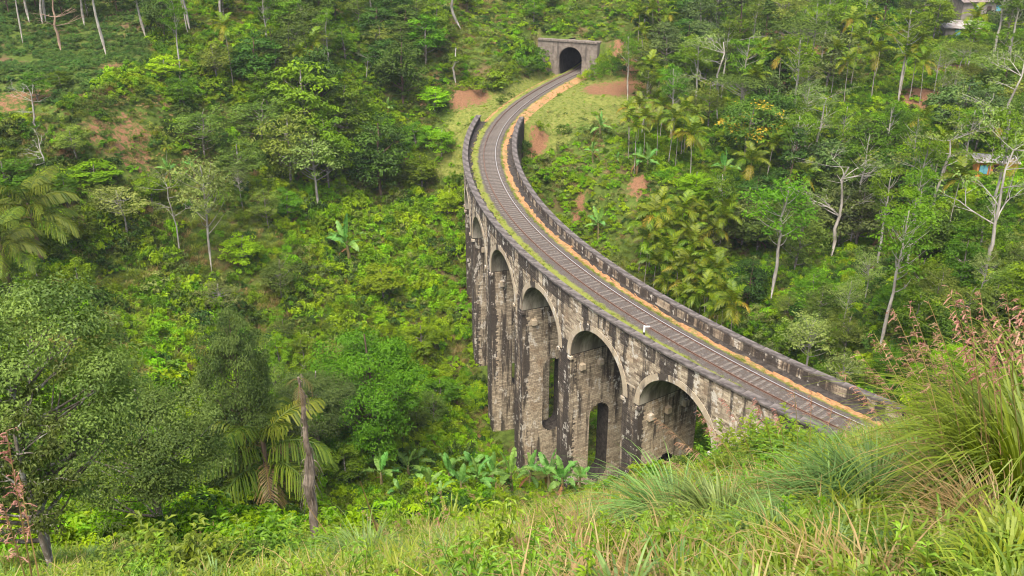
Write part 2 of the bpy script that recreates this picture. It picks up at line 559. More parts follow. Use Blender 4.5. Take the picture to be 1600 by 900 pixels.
# soil patches: photo position of the centre, radius in metres
RED = [(982,92,2.6),(984,108,2.6),(972,76,2.2),(930,143,2.6),(955,140,3),(975,138,3),(992,132,3),(1440,150,5),(1455,165,3),(1240,70,5),(1275,80,5),(845,215,1.6),(835,240,1.3),(905,320,1.0),(902,345,1.0),(1385,360,3.5),(1395,375,3.5),(1360,345,3),
       (745,150,3.5),(720,155,3),(205,205,4),(215,245,3.5),(195,225,3.5),(130,345,3),(20,160,4),(150,210,3),(720,455,1.5),(735,470,1.5),(1000,290,2),(1490,110,4),(1215,60,4),(1205,130,4),(740,690,2),(175,105,3),(60,150,3)]
red = np.zeros_like(gx)
for a, b, r in RED:
    q = hit(a, b)
    if a < 760: r *= .8
    red = np.maximum(red, (.62 if a < 330 else 1) * np.clip(1.35 - np.hypot(gx - q[0], (gy - q[1]) * .75) / r, 0, 1))
lawn = np.clip(1 - np.abs(dt - 6) / 9, 0, 1) * (gy > 150) * (tv < 0)
lawn = lawn * (gz < .6)
lawn = np.maximum(lawn, np.clip(1.5 - np.hypot((gx - 16) / 13, (gy - 171) / 13), 0, 1) * (tv < 0))

def ground_mat():
    m, nt, out = new_mat('hillside_soil')
    g = N(nt)
    p = g.pos()
    a, b, c = g.noise(p, .25, 5), g.noise(p, 1.6, 6, .65), g.noise(p, 9, 4, .7)
    col = g.mix(g.ramp(b, .3, .7), (0.05, 0.075, 0.014), (0.10, 0.15, 0.025))
    col = g.mix(g.ramp(a, .5, .7), col, (0.13, 0.09, 0.045))
    grass = g.mix(g.ramp(b, .3, .7), (0.085, 0.125, 0.02), (0.2, 0.215, 0.05))
    grass = g.mix(g.ramp(c, .5, .75), grass, (0.24, 0.165, 0.08))
    col = g.mix(g.ramp(g.math('ADD', g.attr('lawn'), g.math('MULTIPLY', b, .4)), .45, .75), col, grass)
    soil = g.mix(g.ramp(c, .3, .75), (0.12, 0.062, 0.035), (0.3, 0.16, 0.085))
    col = g.mix(g.ramp(g.math('ADD', g.attr('red'), g.math('MULTIPLY', g.math('SUBTRACT', b, .5), 2.6)), .35, .75), col, soil)
    g.principled(out, col, 1.0, 0.05, g.bump(g.math('ADD', b, g.math('MULTIPLY', c, .4)), .8, .25))
    return m
M['ground'] = ground_mat()

ny, nx = gx.shape
idx = np.arange(nx * ny).reshape(ny, nx)
F = np.stack([idx[:-1, :-1], idx[:-1, 1:], idx[1:, 1:], idx[1:, :-1]], -1).reshape(-1, 4)
fu = (tu[:-1, :-1] + tu[1:, 1:]) / 2; fv = (tv[:-1, :-1] + tv[1:, 1:]) / 2
keep = ~((np.abs(fu) < 3.1) & (fv > -1.2) & (fv < 2.6)).ravel()
F = F[keep]
V = np.stack([gx, gy, gz], -1).reshape(-1, 3)
# skirt out to the far hills
def skirt_rows():
    rimv, rimf = [], []
    border = np.concatenate([idx[0, :], idx[1:, -1], idx[-1, -2::-1], idx[-2:0:-1, 0]])
    ring_prev = border
    base = len(V)
    P = V[border]
    cen = np.array([0, 125.0])
    d = P[:, :2] - cen
    n = np.linalg.norm(d, axis=1)[:, None]
    allv = []
    for sc, dz in ((1.5, 25), (2.6, 60), (5, 90)):
        Q = np.concatenate([cen + d * sc, (P[:, 2:] * .5 + dz + 25 * np.sin(np.arange(len(P)) * 6.283 / len(P) * 7)[:, None] * (sc - 1) / 4)], 1)
        ring = base + np.arange(len(border))
        base += len(border)
        allv.append(Q)
        a, b = ring_prev, ring
        rimf.append(np.stack([a, b, np.roll(b, -1), np.roll(a, -1)], 1))
        ring_prev = ring
    return np.vstack(allv), np.vstack(rimf)
SV, SF = skirt_rows()
me = mesh_np('ground', np.vstack([V, SV]), [F, SF], M['ground'], smooth=True)
for nm, arr in (('red', red), ('lawn', lawn)):
    at = me.attributes.new(nm, 'FLOAT', 'POINT')
    at.data.foreach_set('value', np.concatenate([arr.ravel(), np.zeros(len(SV))]).astype(np.float32))
tag(part('ground', me), 'steep valley sides of soil and turf below the viaduct and tunnel', 'ground', kind='structure')

# ------------------------------------------------------------------ the viaduct
DO, DI = 3.12, -4.87                 # outer and inner face (distance outside the left rail)
ZS, RISE, ZB = -6.25, 4.5, -38.0     # springing level, rise of the arches, foot of the piers
CROWN = [0.0837 - 0.1034 * i for i in range(9)]
HB, HA = 0.0517, 0.0413              # half bay and half opening, in radians
RING = 0.66
SLW, SLC, SLT, SLB = 2.5, -0.85, -14.6, -22.2   # slot through the piers: width, centre, springing of its top, of its foot
DECK = -0.25

viaduct = thing('railway_viaduct', 'tall curved nine arch railway viaduct of dark stained masonry', 'viaduct', tuple(polar(-0.32, -0.85, 0)))
V_OFF = -Vector(viaduct.location)

def core_mesh():
    b = MB()
    cols = []                                    # (angle, underside) pairs, far end to near end
    def quad(p, a=0.3): b.add(np.array(p), [[0, 1, 2, 3]], a)
    def arch_z(t): return ZS + RISE * math.sqrt(max(0, 1 - t * t))
    segs = [(A_FAR, CROWN[0] + HB, None)]
    for c in CROWN:
        segs.append((c + HB, c + HA, None))
        ts = np.cos(np.linspace(0, math.pi, 25))
        for t0, t1 in zip(ts[:-1], ts[1:]):
            segs.append((c + HA * t0, c + HA * t1, (arch_z(t0), arch_z(t1))))
        segs.append((c - HA, c - HB, None))
    segs.append((CROWN[-1] - HB, A_NEAR, None))
    for a0, a1, u in segs:
        z0, z1 = u if u else (ZB, ZB)
        P = lambda a, d, z: polar(a, d, z)
        quad([P(a0, DO, z0), P(a1, DO, z1), P(a1, DO, DECK), P(a0, DO, DECK)])
        quad([P(a1, DI, z1), P(a0, DI, z0), P(a0, DI, DECK), P(a1, DI, DECK)])
        quad([P(a0, DO, DECK), P(a1, DO, DECK), P(a1, DI, DECK), P(a0, DI, DECK)])
        # parapets
        for d0, d1 in ((DO - .5, DO), (DI, DI + .76)):
            quad([P(a0, d1, DECK), P(a1, d1, DECK), P(a1, d1, .72), P(a0, d1, .72)])
            quad([P(a1, d0, DECK), P(a0, d0, DECK), P(a0, d0, .72), P(a1, d0, .72)])
            quad([P(a0, d1, .72), P(a1, d1, .72), P(a1, d0, .72), P(a0, d0, .72)])
    for a, s in ((A_FAR, 1), (A_NEAR, -1)):
        quad([polar(a, DO, ZB), polar(a, DI, ZB), polar(a, DI, DECK), polar(a, DO, DECK)])
        for d0, d1 in ((DO - .5, DO), (DI, DI + .76)):
            quad([polar(a, d0, DECK), polar(a, d1, DECK), polar(a, d1, .72), polar(a, d0, .72)])
    # pier sides with their slot
    xs = SLC + SLW / 2 * np.cos(np.linspace(math.pi, 0, 11))
    top = SLT + np.sqrt(np.maximum(0, (SLW / 2) ** 2 - (xs - SLC) ** 2))
    bot = SLB - np.sqrt(np.maximum(0, (SLW / 2) ** 2 - (xs - SLC) ** 2))
    for i, c in enumerate(CROWN):
        for s in (1, -1):
            a = c + s * HA
            has = not (i == 0 and s == 1) and not (i == 8 and s == -1)
            if not has:
                quad([polar(a, DI, ZB), polar(a, DO, ZB), polar(a, DO, ZS), polar(a, DI, ZS)]); continue
            for d0, d1 in ((DI, xs[0]), (xs[-1], DO)):
                quad([polar(a, d0, ZB), polar(a, d1, ZB), polar(a, d1, ZS), polar(a, d0, ZS)])
            for j in range(10):
                quad([polar(a, xs[j], ZB), polar(a, xs[j + 1], ZB), polar(a, xs[j + 1], bot[j + 1]), polar(a, xs[j], bot[j])])
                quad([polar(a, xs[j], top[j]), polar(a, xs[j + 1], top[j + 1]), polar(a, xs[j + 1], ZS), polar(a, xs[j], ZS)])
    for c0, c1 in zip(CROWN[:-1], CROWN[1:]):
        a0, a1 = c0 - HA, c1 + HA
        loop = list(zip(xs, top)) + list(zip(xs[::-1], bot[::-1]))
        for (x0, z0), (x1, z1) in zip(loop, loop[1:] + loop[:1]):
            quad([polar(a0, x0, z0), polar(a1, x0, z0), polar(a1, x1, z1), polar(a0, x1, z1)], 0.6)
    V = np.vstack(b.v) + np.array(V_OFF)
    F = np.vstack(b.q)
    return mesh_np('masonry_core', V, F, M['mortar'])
part('masonry_core', core_mesh(), viaduct)

# vault soffits: pale lime-stained lining, 3 cm proud of the core
for i, c in enumerate(CROWN):
    th = np.linspace(0.0, math.pi, 29)
    g_ = []
    for t in th:
        a = c + (HA - .03 / 110) * math.cos(t); z = ZS + (RISE - .03) * math.sin(t)
        g_.append([polar(a, DO - .02, z), polar(a, -.9, z), polar(a, DI + .02, z)])
    g_ = np.array(g_)
    k = len(th)
    ii = np.arange(k * 3).reshape(k, 3)
    F = np.stack([ii[:-1, :-1], ii[:-1, 1:], ii[1:, 1:], ii[1:, :-1]], -1).reshape(-1, 4)
    part('vault_lining', mesh_np('vault_lining', g_.reshape(-1, 3) + np.array(V_OFF), F, M['vault'], smooth=True), viaduct)

rb = np.random.default_rng(11)
BRK = []                               # bricks: (8 corners, tone, stain, outer-face flag, centre)

def lay(intervals, zlo, zhi, place, stain, h=.225, w=.46, flag=0, gap=.03, tone=(.1, 1.0)):
    nrow = int(round((zhi - zlo) / h))
    for r in range(nrow):
        z0 = zlo + r * h; z1 = z0 + h - gap
        rt = rb.uniform(-.15, .15)
        for u0, u1 in intervals(z0 + h / 2):
            u = u0
            first = True
            while u < u1 - .06:
                L = w * rb.uniform(.8, 1.25)
                if first and r % 2: L *= .5
                first = False
                e = min(u + L, u1)
                if u1 - e < .16: e = u1
                um = (u + e) / 2
                st = stain(um, z0)
                if st is not None:
                    d = (rb.uniform(.012, .045) if rb.random() > .04 else .005) if flag != 3 else rb.uniform(.013, .018)
                    q0, q1 = u + gap / 2, e - gap / 2
                    jz = rb.uniform(-.004, .004)
                    c8 = place(np.array([q0, q1, q1, q0, q0, q1, q1, q0]), np.array([z0, z0, z1, z1, z0, z0, z1, z1]) + jz, np.array([-.02] * 4 + [d] * 4))
                    BRK.append((c8, min(1, max(0, rb.uniform(*tone) + rt)), st, flag))
                u = e

RO = R0 + DO
UF, UN = -A_FAR * RO, -A_NEAR * RO       # along the outer face, growing towards the near end
def outer_int(z):
    if z > ZS + RISE + RING: return [(UF, UN)]
    cuts = []
    for c in CROWN:
        if z < ZS: hw = HA * RO
        else:
            f = (z - ZS) / (RISE + RING)
            hw = (HA * RO + RING) * math.sqrt(max(0, 1 - f * f))
        cuts.append((-c * RO - hw, -c * RO + hw))
    out, u = [], UF
    for a, b in cuts:
        if a > u + .05: out.append((u, a))
        u = max(u, b)
    if UN > u + .05: out.append((u, UN))
    return out
def outer_place(u, z, d): return polar(-u / RO, DO + d, z)
def outer_stain(u, z):
    p_ = polar(-u / RO, DO)
    if z < float(ground(p_[0], p_[1])) - 1.2: return None
    s = .43
    if z > -1.0: s = .58
    if z < ZS + 1.5:
        s = .65
    a = -u / RO
    near = max(0, min(1, (-a - .2) / .4))
    return s + .1 * (1 - near)
lay(outer_int, ZB + 4, .70, outer_place, outer_stain, flag=1)

# inside face of the inner parapet, seen across the deck
RI = R0 + DI + .76
lay(lambda z: [(-A_FAR * RI, -A_NEAR * RI)], -.22, .70, lambda u, z, d: polar(-u / RI, DI + .76 + d, z), lambda u, z: .6, h=.23, w=.5, flag=2, tone=(.2, .8))
# pier sides that face the near end
for i, c in enumerate(CROWN):
    a = c + HA
    def side_int(z):
        if SLB - SLW / 2 < z < SLT + SLW / 2 and i > 0:
            hw = SLW / 2
            if z > SLT: hw = math.sqrt(max(0, hw * hw - (z - SLT) ** 2))
            if z < SLB: hw = math.sqrt(max(0, hw * hw - (z - SLB) ** 2))
            return [(DI + .02, SLC - hw), (SLC + hw, DO)]
        return [(DI + .02, DO)]
    gz0 = float(ground(*polar(a, -.8)[:2]))
    def side_stain(u, z, gz0=gz0):
        if z < gz0 - 2: return None
        return .6 if u > DO - .7 else (.44 if z > -11 else .4)
    lay(side_int, max(ZB + 4, -35.0), ZS, lambda u, z, d: polar(a - d / RO, u, z), side_stain, flag=3, gap=.03, tone=(.35, 1.0))

def brick_mesh(items, name):
    n = len(items)
    V = np.array([it[0] for it in items]).reshape(-1, 3) + np.array(V_OFF)
    f5 = np.array([[4, 5, 6, 7], [0, 1, 5, 4], [1, 2, 6, 5], [2, 3, 7, 6], [3, 0, 4, 7]])
    F = (f5[None] + (np.arange(n) * 8)[:, None, None]).reshape(-1, 4)
    return mesh_np(name, V, F, M['masonry'], {'tone': np.repeat([it[1] for it in items], 5), 'stain': np.repeat([it[2] for it in items], 5)})

cen = np.array([it[0].mean(0) for it in BRK])
bx, by, bd = project(cen)
inview = (bx > 0) & (bx < 1185) & (by > 0) & (by < 690) & np.array([it[3] in (1, 2) for it in BRK]) & (by < 690 - np.clip(bx - 1120, 0, 100) * .4)
order = np.argsort(np.where(inview, bd, 1e9))
single = set(order[:300].tolist())
part('brickwork', brick_mesh([b for i, b in enumerate(BRK) if i not in single], 'brickwork'), viaduct, kind='stuff')
# single bricks: eight shared blocks, scaled a little to their own length
proto_b = []
for i in range(8):
    b = MB()
    b.box(0, 0, 0, .5, .07, .228, a=.1 + .125 * i)
    me = b.build('brick', M['masonry'])
    at = me.attributes.new('stain', 'FLOAT', 'FACE'); at.data.foreach_set('value', np.full(6, .42, np.float32))
    proto_b.append(me)
for i in order[:300]:
    c8 = BRK[i][0]
    ctr = (c8[4:].mean(0) + c8[:4].mean(0)) / 2
    e = c8[1] - c8[0]
    dep = c8[4] - c8[0]
    part('brick', proto_b[int(BRK[i][1] * 7.99)], viaduct, Vector(ctr) + V_OFF, (0, 0, math.atan2(e[1], e[0])),
         (np.linalg.norm(e) / .5, np.linalg.norm(dep) / .07, np.linalg.norm(c8[3] - c8[0]) / .228))

# arch rings: voussoirs
NV = 23
vmesh = []
for j in range(NV):
    t0, t1 = math.pi * j / NV, math.pi * (j + 1) / NV
    g_ = .0006
    b = MB()
    P = []
    aw = HA * RO
    for y in (-.3, .065):
        for (t, rr) in ((t0 + g_, 0), (t1 - g_, 0), (t1 - g_, RING - .02), (t0 + g_, RING - .02)):
            x = (aw + rr) * math.cos(t); z = (RISE + rr) * math.sin(t)
            P.append((x, y - x * x / (2 * RO), z))
    tone = .74 + .08 * math.sin(j * 1.7)
    b.add(np.array(P), BOXF[:, ::-1], tone)
    me = b.build('voussoir', M['ring'])
    at = me.attributes.new('stain', 'FLOAT', 'FACE')
    at.data.foreach_set('value', np.full(6, .7 if j in (8, 9) else .3, np.float32))
    vmesh.append(me)
for c in CROWN:
    o_ = polar(c, DO, ZS)
    yaw = math.atan2(math.sin(c), -math.cos(c)) - math.pi / 2      # local y points outwards
    for me in vmesh:
        part('voussoir', me, viaduct, Vector(o_) + V_OFF, (0, 0, yaw))
# coping stones on both parapets
def coping_mesh(L, W, h):
    b = MB()
    b.box(0, 0, -h * .1, L, W, h * .8, a=.5)
    b.box(0, 0, h * .38, L, W - .05, h * .16, a=.6, taper=.985)
    return b.build('coping_stone', M['coping'])
for dr, W, zc_ in ((2.92, .84, .80), (-4.4, .7, .80)):
    rr = R0 + dr
    n = int((A_FAR - A_NEAR) * rr / 2.6)
    cms = [coping_mesh((A_FAR - A_NEAR) * rr / n - q, W, .2) for q in (.003, .007)]
    for i in range(n):
        a = A_NEAR + (i + .5) * (A_FAR - A_NEAR) / n
        part('coping_stone', cms[i % 2], viaduct, Vector(polar(a, dr + rb.uniform(-.012, .012), zc_ - .02 + rb.uniform(-.008, .008))) + V_OFF, (0, 0, math.atan2(math.cos(a), math.sin(a)) ))
# corbels on the pier sides, imposts on the pier corners
cb = MB(); cb.box(0, 0, 0, .62, .55, .62, a=.8, taper=.94)
cbm = cb.build('corbel', M['ring'])
at = cbm.attributes.new('stain', 'FLOAT', 'FACE'); at.data.foreach_set('value', np.full(6, .4, np.float32))
ib = MB(); ib.box(0, 0, 0, .42, .5, .3, a=.7)
ibm = ib.build('impost', M['ring'])
at = ibm.attributes.new('stain', 'FLOAT', 'FACE'); at.data.foreach_set('value', np.full(6, .5, np.float32))
for c in CROWN:
    a = c + HA
    yaw = math.atan2(math.sin(a), -math.cos(a))
    for dr in (1.7, -.6, -2.9):
        part('corbel', cbm, viaduct, Vector(polar(a - .2 / RO, dr, ZS - 1.7)) + V_OFF, (0, 0, yaw))
    for a2 in (c + HA, c - HA):
        part('impost', ibm, viaduct, Vector(polar(a2, DO - .02, ZS - .3)) + V_OFF, (0, 0, yaw))

# ------------------------------------------------------------------ trackbed and track
def bed_mesh():
    ss = np.arange(1.0, CS[-1] - 1, .6)
    nc = 37
    rows, offs = [], []
    for s in ss:
        c = along(s, 0)
        a, d = to_polar(c[0], c[1])
        wb = np.clip((A_FAR - a) / .012 + .5, 0, 1) * np.clip((a - A_NEAR) / .012 + .5, 0, 1)
        lft = wb * (2.66 - d) + (1 - wb) * 4.0
        rgt = wb * (DI + .72 - d) + (1 - wb) * -4.0
        if c[1] > 160 and (c - np.array([*T_C, 0]))[:2] @ T_F > -.5:
            lft, rgt = 2.3, -2.3
        o = np.linspace(rgt, lft, nc)
        z = np.where(np.abs(o) < 1.7, -.185, -.185 - (np.abs(o) - 1.7) * .07)
        z = z - (1 - wb) * np.clip((np.abs(o) - 2.2) / 1.6, 0, 1) ** 2 * .45
        z = z + rb.normal(0, .012, nc)
        z = z + (.055 if s < 72 else 0) * np.clip((np.abs(o) - .85) / .15, 0, 1) * np.clip((1.8 - np.abs(o)) / .3, 0, 1)
        rows.append(along(s, o, z)); offs.append(o)
    rows = np.array(rows)
    k = len(ss)
    ii = np.arange(k * nc).reshape(k, nc)
    F = np.stack([ii[:-1, :-1], ii[1:, :-1], ii[1:, 1:], ii[:-1, 1:]], -1).reshape(-1, 4)[:, ::-1]
    me = mesh_np('trackbed', rows.reshape(-1, 3), F, M['bed'], smooth=True)
    at = me.attributes.new('off', 'FLOAT', 'POINT'); at.data.foreach_set('value', np.concatenate(offs).astype(np.float32))
    at = me.attributes.new('far', 'FLOAT', 'POINT'); at.data.foreach_set('value', np.repeat(np.clip((ss - 60) / 60, 0, 1), nc).astype(np.float32))
    return me

def bed_mat():
    m, nt, out = new_mat('ballast_and_verges')
    g = N(nt)
    p = g.pos()
    n1, n2, n3 = g.noise(p, .9, 5, .65), g.noise(p, 3.5, 5, .7), g.noise(p, 16, 3, .7)
    o = g.math('ADD', g.attr('off'), g.math('MULTIPLY', g.math('SUBTRACT', n1, .5), 1.0))
    ao = g.math('ABSOLUTE', o)
    ballast = g.mix(g.ramp(n3, .3, .7), (0.042, 0.037, 0.033), (0.165, 0.148, 0.13))
    ballast = g.mix(g.ramp(n2, .4, .75), ballast, (0.085, 0.06, 0.042))
    grass = g.mix(n2, (0.11, 0.15, 0.025), (0.26, 0.27, 0.06))
    dirt = g.mix(g.ramp(n2, .35, .7), (0.3, 0.15, 0.065), (0.46, 0.27, 0.13))
    straw = g.mix(n2, (0.3, 0.24, 0.12), (0.47, 0.38, 0.2))
    left = g.mix(g.ramp(o, 2.5, 3.0), grass, g.mix(g.attr('far'), straw, dirt))
    rightm = g.mix(g.ramp(o, -1.8, -2.05), grass, dirt)
    side = g.mix(g.math('GREATER_THAN', o, 0.0), rightm, left)
    n4 = g.noise(p, .55, 5, .7)
    side = g.mix(g.math('MULTIPLY', g.ramp(n4, .54, .6), .75), side, g.mix(n2, (0.13, 0.12, 0.035), (0.23, 0.21, 0.08)))
    side = g.mix(g.math('MULTIPLY', g.ramp(g.noise(p, 2.3, 5, .7), .6, .68), .7), side, (0.13, 0.095, 0.065))
    c = g.mix(g.ramp(ao, 1.55, 1.95), ballast, side)
    g.principled(out, c, 1.0, .08, g.bump(n3, .8, .05))
    return m
M['bed'] = bed_mat()
tag(part('trackbed', bed_mesh()), 'strip of grey ballast with turf verges and orange footpath beside the rails', 'trackbed', kind='structure')

S0, S1 = 8.0, CS[-1] - 2
track = thing('railway_track', 'single broad gauge railway track curving into the tunnel', 'track', tuple(along((S0 + S1) / 2, 0, 0)))
T_OFF = -Vector(track.location)
prof_r = np.array([(-.065, -.15), (.065, -.15), (.065, -.125), (.014, -.11), (.014, -.04), (.045, -.03), (.045, 0), (-.045, 0), (-.045, -.03), (-.014, -.04), (-.014, -.11), (-.065, -.125)])
def rail_mesh(off, topmat):
    ss = np.arange(S0, S1, .8)
    k, n = len(ss), len(prof_r)
    V = np.concatenate([along(ss, off + px_, pz_)[:, None] for px_, pz_ in prof_r], 1) + np.array(T_OFF)
    ii = np.arange(k * n).reshape(k, n)
    j2 = np.roll(ii, -1, 1)
    F = np.stack([ii[:-1], j2[:-1], j2[1:], ii[1:]], -1)
    me = mesh_np('rail', V.reshape(-1, 3), F.reshape(-1, 4), [M['rail'], topmat])
    mi = np.zeros((k - 1, n), np.int32); mi[:, 6] = 1
    me.polygons.foreach_set('material_index', mi.ravel())
    return me
part('rail', rail_mesh(GAUGE / 2, M['rail']), track)
part('rail', rail_mesh(-GAUGE / 2, M['rail_top']), track)
slm = []
for i in range(5):
    b = MB()
    b.box(0, 0, 0, .23 + .02 * (i % 3), 2.62 + .06 * i, .13, a=.5)
    for s in (-1, 1):
        b.box(0, s * GAUGE / 2, .07, .2, .3, .03, a=.2)
    slm.append(b.build('sleeper', M['sleeper']))
s = S0 + .3
while s < S1 - .5:
    c = along(s, 0)
    low = 0.0
    if s < 72: low = rb.choice([0, .012, .03, .05], p=[.3, .2, .2, .3])
    part('sleeper', slm[rb.integers(5)], track, Vector(along(s, rb.uniform(-.05, .05), -.205 - low)) + T_OFF, (rb.uniform(-.004, .004), 0, heading(s) + rb.uniform(-.03, .03)))
    s += .66 + rb.uniform(-.05, .05)

# white marker post by the outer rail
d = ray(1006, 523); D = (CAM_H + .2) / -d[2]
mp = thing('marker_post', 'small white marker post with black foot beside the outer rail', 'post', (D * d[0], D, -.2))
m_white = simple_mat('white_paint', (.7, .7, .68), (.82, .82, .8)); m_black = simple_mat('black_paint', (.02, .02, .02), (.04, .04, .04))
b = MB(); b.box(0, 0, .62, .16, .12, .66); part('post', b.build('post', m_white), mp)
b = MB(); b.box(0, 0, .14, .17, .13, .3); part('foot', b.build('foot', m_black), mp)
b = MB(); b.box(.28, 0, .87, .5, .05, .14); part('arm', b.build('arm', m_white), mp)

# ------------------------------------------------------------------ tunnel
portal = thing('tunnel_portal', 'grey stone tunnel mouth in the hillside where the track ends', 'tunnel', (T_C[0], T_C[1], -.6), (0, 0, -T_YAW))
def portal_stone():
    m, nt, out = new_mat('portal_stone')
    g = N(nt)
    p = g.objpos()
    n = g.noise(p, 1.2, 5, .65); f = g.noise(p, 5, 4, .7); st = g.noise(p, 1.0, 4, .6, (1, 1, .12))
    c = g.mix(g.ramp(n, .3, .7), (.12, .1, .082), (.27, .235, .195))
    c = g.mix(g.math('MULTIPLY', f, .5), c, (.16, .13, .11))
    c = g.mix(g.math('MULTIPLY', g.ramp(st, .52, .66), .7), c, (.07, .06, .055))
    c = g.mix(g.math('MULTIPLY', g.ramp(n, .68, .74), .8), c, (.62, .6, .56))
    g.principled(out, c, .95, .1, g.bump(f, .6, .05))
    return m
M['portal'] = portal_stone()
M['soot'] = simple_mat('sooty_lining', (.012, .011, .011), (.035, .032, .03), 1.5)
HW, SP = 2.4, 3.35
def arch_pts(hw, sp, n=16, batter=.25):
    P = [(-hw + batter, -.2), (-hw, sp * .55)]
    P += [(hw * math.cos(t), sp + hw * math.sin(t)) for t in np.linspace(math.pi, 0, n)]
    P += [(hw, sp * .55), (hw - batter, -.2)]
    return P
XL, XR, ZT = -7.0, 5.6, 6.75
def portal_wall():
    b = MB()
    A = arch_pts(HW, SP)
    for y, fl in ((0, 1), (4.2, -1)):
        def q(p): b.add(np.array([(x, y, z) for x, z in (p if fl > 0 else p[::-1])]), [[0, 1, 2, 3]], .5)
        q([(XL, -1), (A[0][0], -1), A[1], (XL, A[1][1])])
        q([(A[-1][0], -1), (XR, -1), (XR, A[-2][1]), A[-2]])
        q([(XL, A[1][1]), A[1], A[2], (XL, A[2][1])])
        q([A[-2], (XR, A[-2][1]), (XR, A[-3][1]), A[-3]])
        for (x0, z0), (x1, z1) in zip(A[2:-3], A[3:-2]):
            q([(x0, z0), (x1, z1), (x1, ZT), (x0, ZT)])
        q([(XL, A[2][1]), A[2], (A[2][0], ZT), (XL, ZT)])
        q([A[-3], (XR, A[-3][1]), (XR, ZT), (A[-3][0], ZT)])
    for (x0, z0), (x1, z1) in zip(A[:-1], A[1:]):
        b.add(np.array([(x0, 0, z0), (x0, 4.2, z0), (x1, 4.2, z1), (x1, 0, z1)]), [[0, 1, 2, 3]])
    for p in ([(XL, 0, -1), (XL, 0, ZT), (XL, 4.2, ZT), (XL, 4.2, -1)], [(XR, 0, -1), (XR, 4.2, -1), (XR, 4.2, ZT), (XR, 0, ZT)], [(XL, 0, ZT), (XR, 0, ZT), (XR, 4.2, ZT), (XL, 4.2, ZT)]):
        b.add(np.array(p), [[0, 1, 2, 3]])
    return b.build('wall', M['portal'])
part('wall', portal_wall(), portal)
nv = 17
for j in range(nv):
    t0, t1 = math.pi * j / nv + .012, math.pi * (j + 1) / nv - .012
    b = MB()
    P = [(rr * math.cos(t), y, SP + rr * math.sin(t)) for y in (-.1, .2) for t, rr in ((t0, HW + .01), (t1, HW + .01), (t1, HW + .5), (t0, HW + .5))]
    b.add(np.array(P), BOXF, .5)
    part('voussoir', b.build('voussoir', M['portal']), portal)
cw = (XR - XL) / 7
for j in range(7):
    b = MB(); b.box(0, 0, 0, cw - .04, 1.0, .34, a=.5)
    part('coping_stone', b.build('coping_stone', M['portal']), portal, (XL + (j + .5) * cw, .25, ZT + .172 + .01 * (j % 2)))
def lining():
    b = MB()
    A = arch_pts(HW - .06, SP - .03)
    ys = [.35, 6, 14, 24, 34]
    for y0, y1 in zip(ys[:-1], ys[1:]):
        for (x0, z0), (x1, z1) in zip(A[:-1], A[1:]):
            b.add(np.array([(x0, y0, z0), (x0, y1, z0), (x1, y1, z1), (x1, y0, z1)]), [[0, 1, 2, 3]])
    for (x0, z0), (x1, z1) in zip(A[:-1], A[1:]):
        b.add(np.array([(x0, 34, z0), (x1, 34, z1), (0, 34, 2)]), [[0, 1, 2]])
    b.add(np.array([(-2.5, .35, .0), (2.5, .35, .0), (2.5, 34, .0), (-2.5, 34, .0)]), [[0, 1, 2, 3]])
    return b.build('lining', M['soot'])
part('lining', lining(), portal)

# ------------------------------------------------------------------ houses on the right hillside
M['orange_wall'] = simple_mat('orange_wall', (.55, .2, .05), (.68, .3, .08), 2)
M['teal'] = simple_mat('teal_shutter', (.08, .25, .3), (.14, .36, .42), 3)
M['dark_wood'] = simple_mat('dark_door', (.04, .03, .03), (.08, .06, .05), 3)
M['tin'] = simple_mat('pale_tin_roof', (.2, .17, .15), (.42, .4, .37), 1.2, .7, None, .2)
M['grey_roof'] = simple_mat('grey_tile_roof', (.14, .11, .1), (.26, .22, .2), 2.0)
M['buff_wall'] = simple_mat('buff_wall', (.16, .14, .12), (.27, .24, .21), 1.5)

def house(name, label, base, yaw, L, W, Hh, wall, roof, wins, doors, sheets, rise):
    h = thing(name, label, 'house', tuple(base), (0, 0, yaw))
    b = MB(); b.box(0, 0, Hh / 2 - 1, L, W, Hh + 2); part('wall', b.build('wall', wall), h)
    for x in wins:
        f = MB(); f.box(0, 0, 0, 1.1, .12, 1.3)
        w = part('window', f.build('window', M['dark_wood']), h, (x, -W / 2 - .05, Hh * .55))
        for s in (-1, 1):
            f = MB(); f.box(s * .27, -.05, 0, .5, .08, 1.2); part('shutter', f.build('shutter', M['teal']), w, (0, -.04, 0))
    for x in doors:
        f = MB(); f.box(0, 0, 0, .95, .12, 2.05)
        part('door', f.build('door', M['dark_wood']), h, (x, -W / 2 - .05, 1.03))
    sw = (L + 1.0) / sheets
    for i in range(sheets):
        f = MB()
        x0, x1 = -L / 2 - .5 + i * sw, -L / 2 - .5 + (i + 1) * sw - .02
        zz = .03 * (i % 2)
        P = [(x0, -W / 2 - .7, Hh + zz), (x1, -W / 2 - .7, Hh + zz), (x1, W / 2 + .5, Hh + rise + zz), (x0, W / 2 + .5, Hh + rise + zz)]
        P += [(x, y, z + .04) for x, y, z in P]
        f.add(np.array(P), BOXF)
        part('roof_sheet', f.build('roof_sheet', roof), h)
    return h
q = hit(1550, 272)
house('hillside_house', 'small orange walled house with teal shutters under a pale tin roof', q + np.array([0, 0, -.5]), R(-10), 4.8, 2.2, 2.5, M['orange_wall'], M['tin'], [-1.6], [.1], 6, .25)
q = hit(1530, 22)
house('hillside_house', 'grey roofed buff house at the top of the right hill above the forest', q, R(8), 12, 6, 3.0, M['buff_wall'], M['grey_roof'], [-3, 2], [0], 8, 2.2)
q = hit(1505, 58)
house('hillside_house', 'low long shed with pale roof just below the buff hilltop house', q, R(-6), 9, 4, 2.0, M['buff_wall'], M['tin'], [-2], [1], 7, .8)

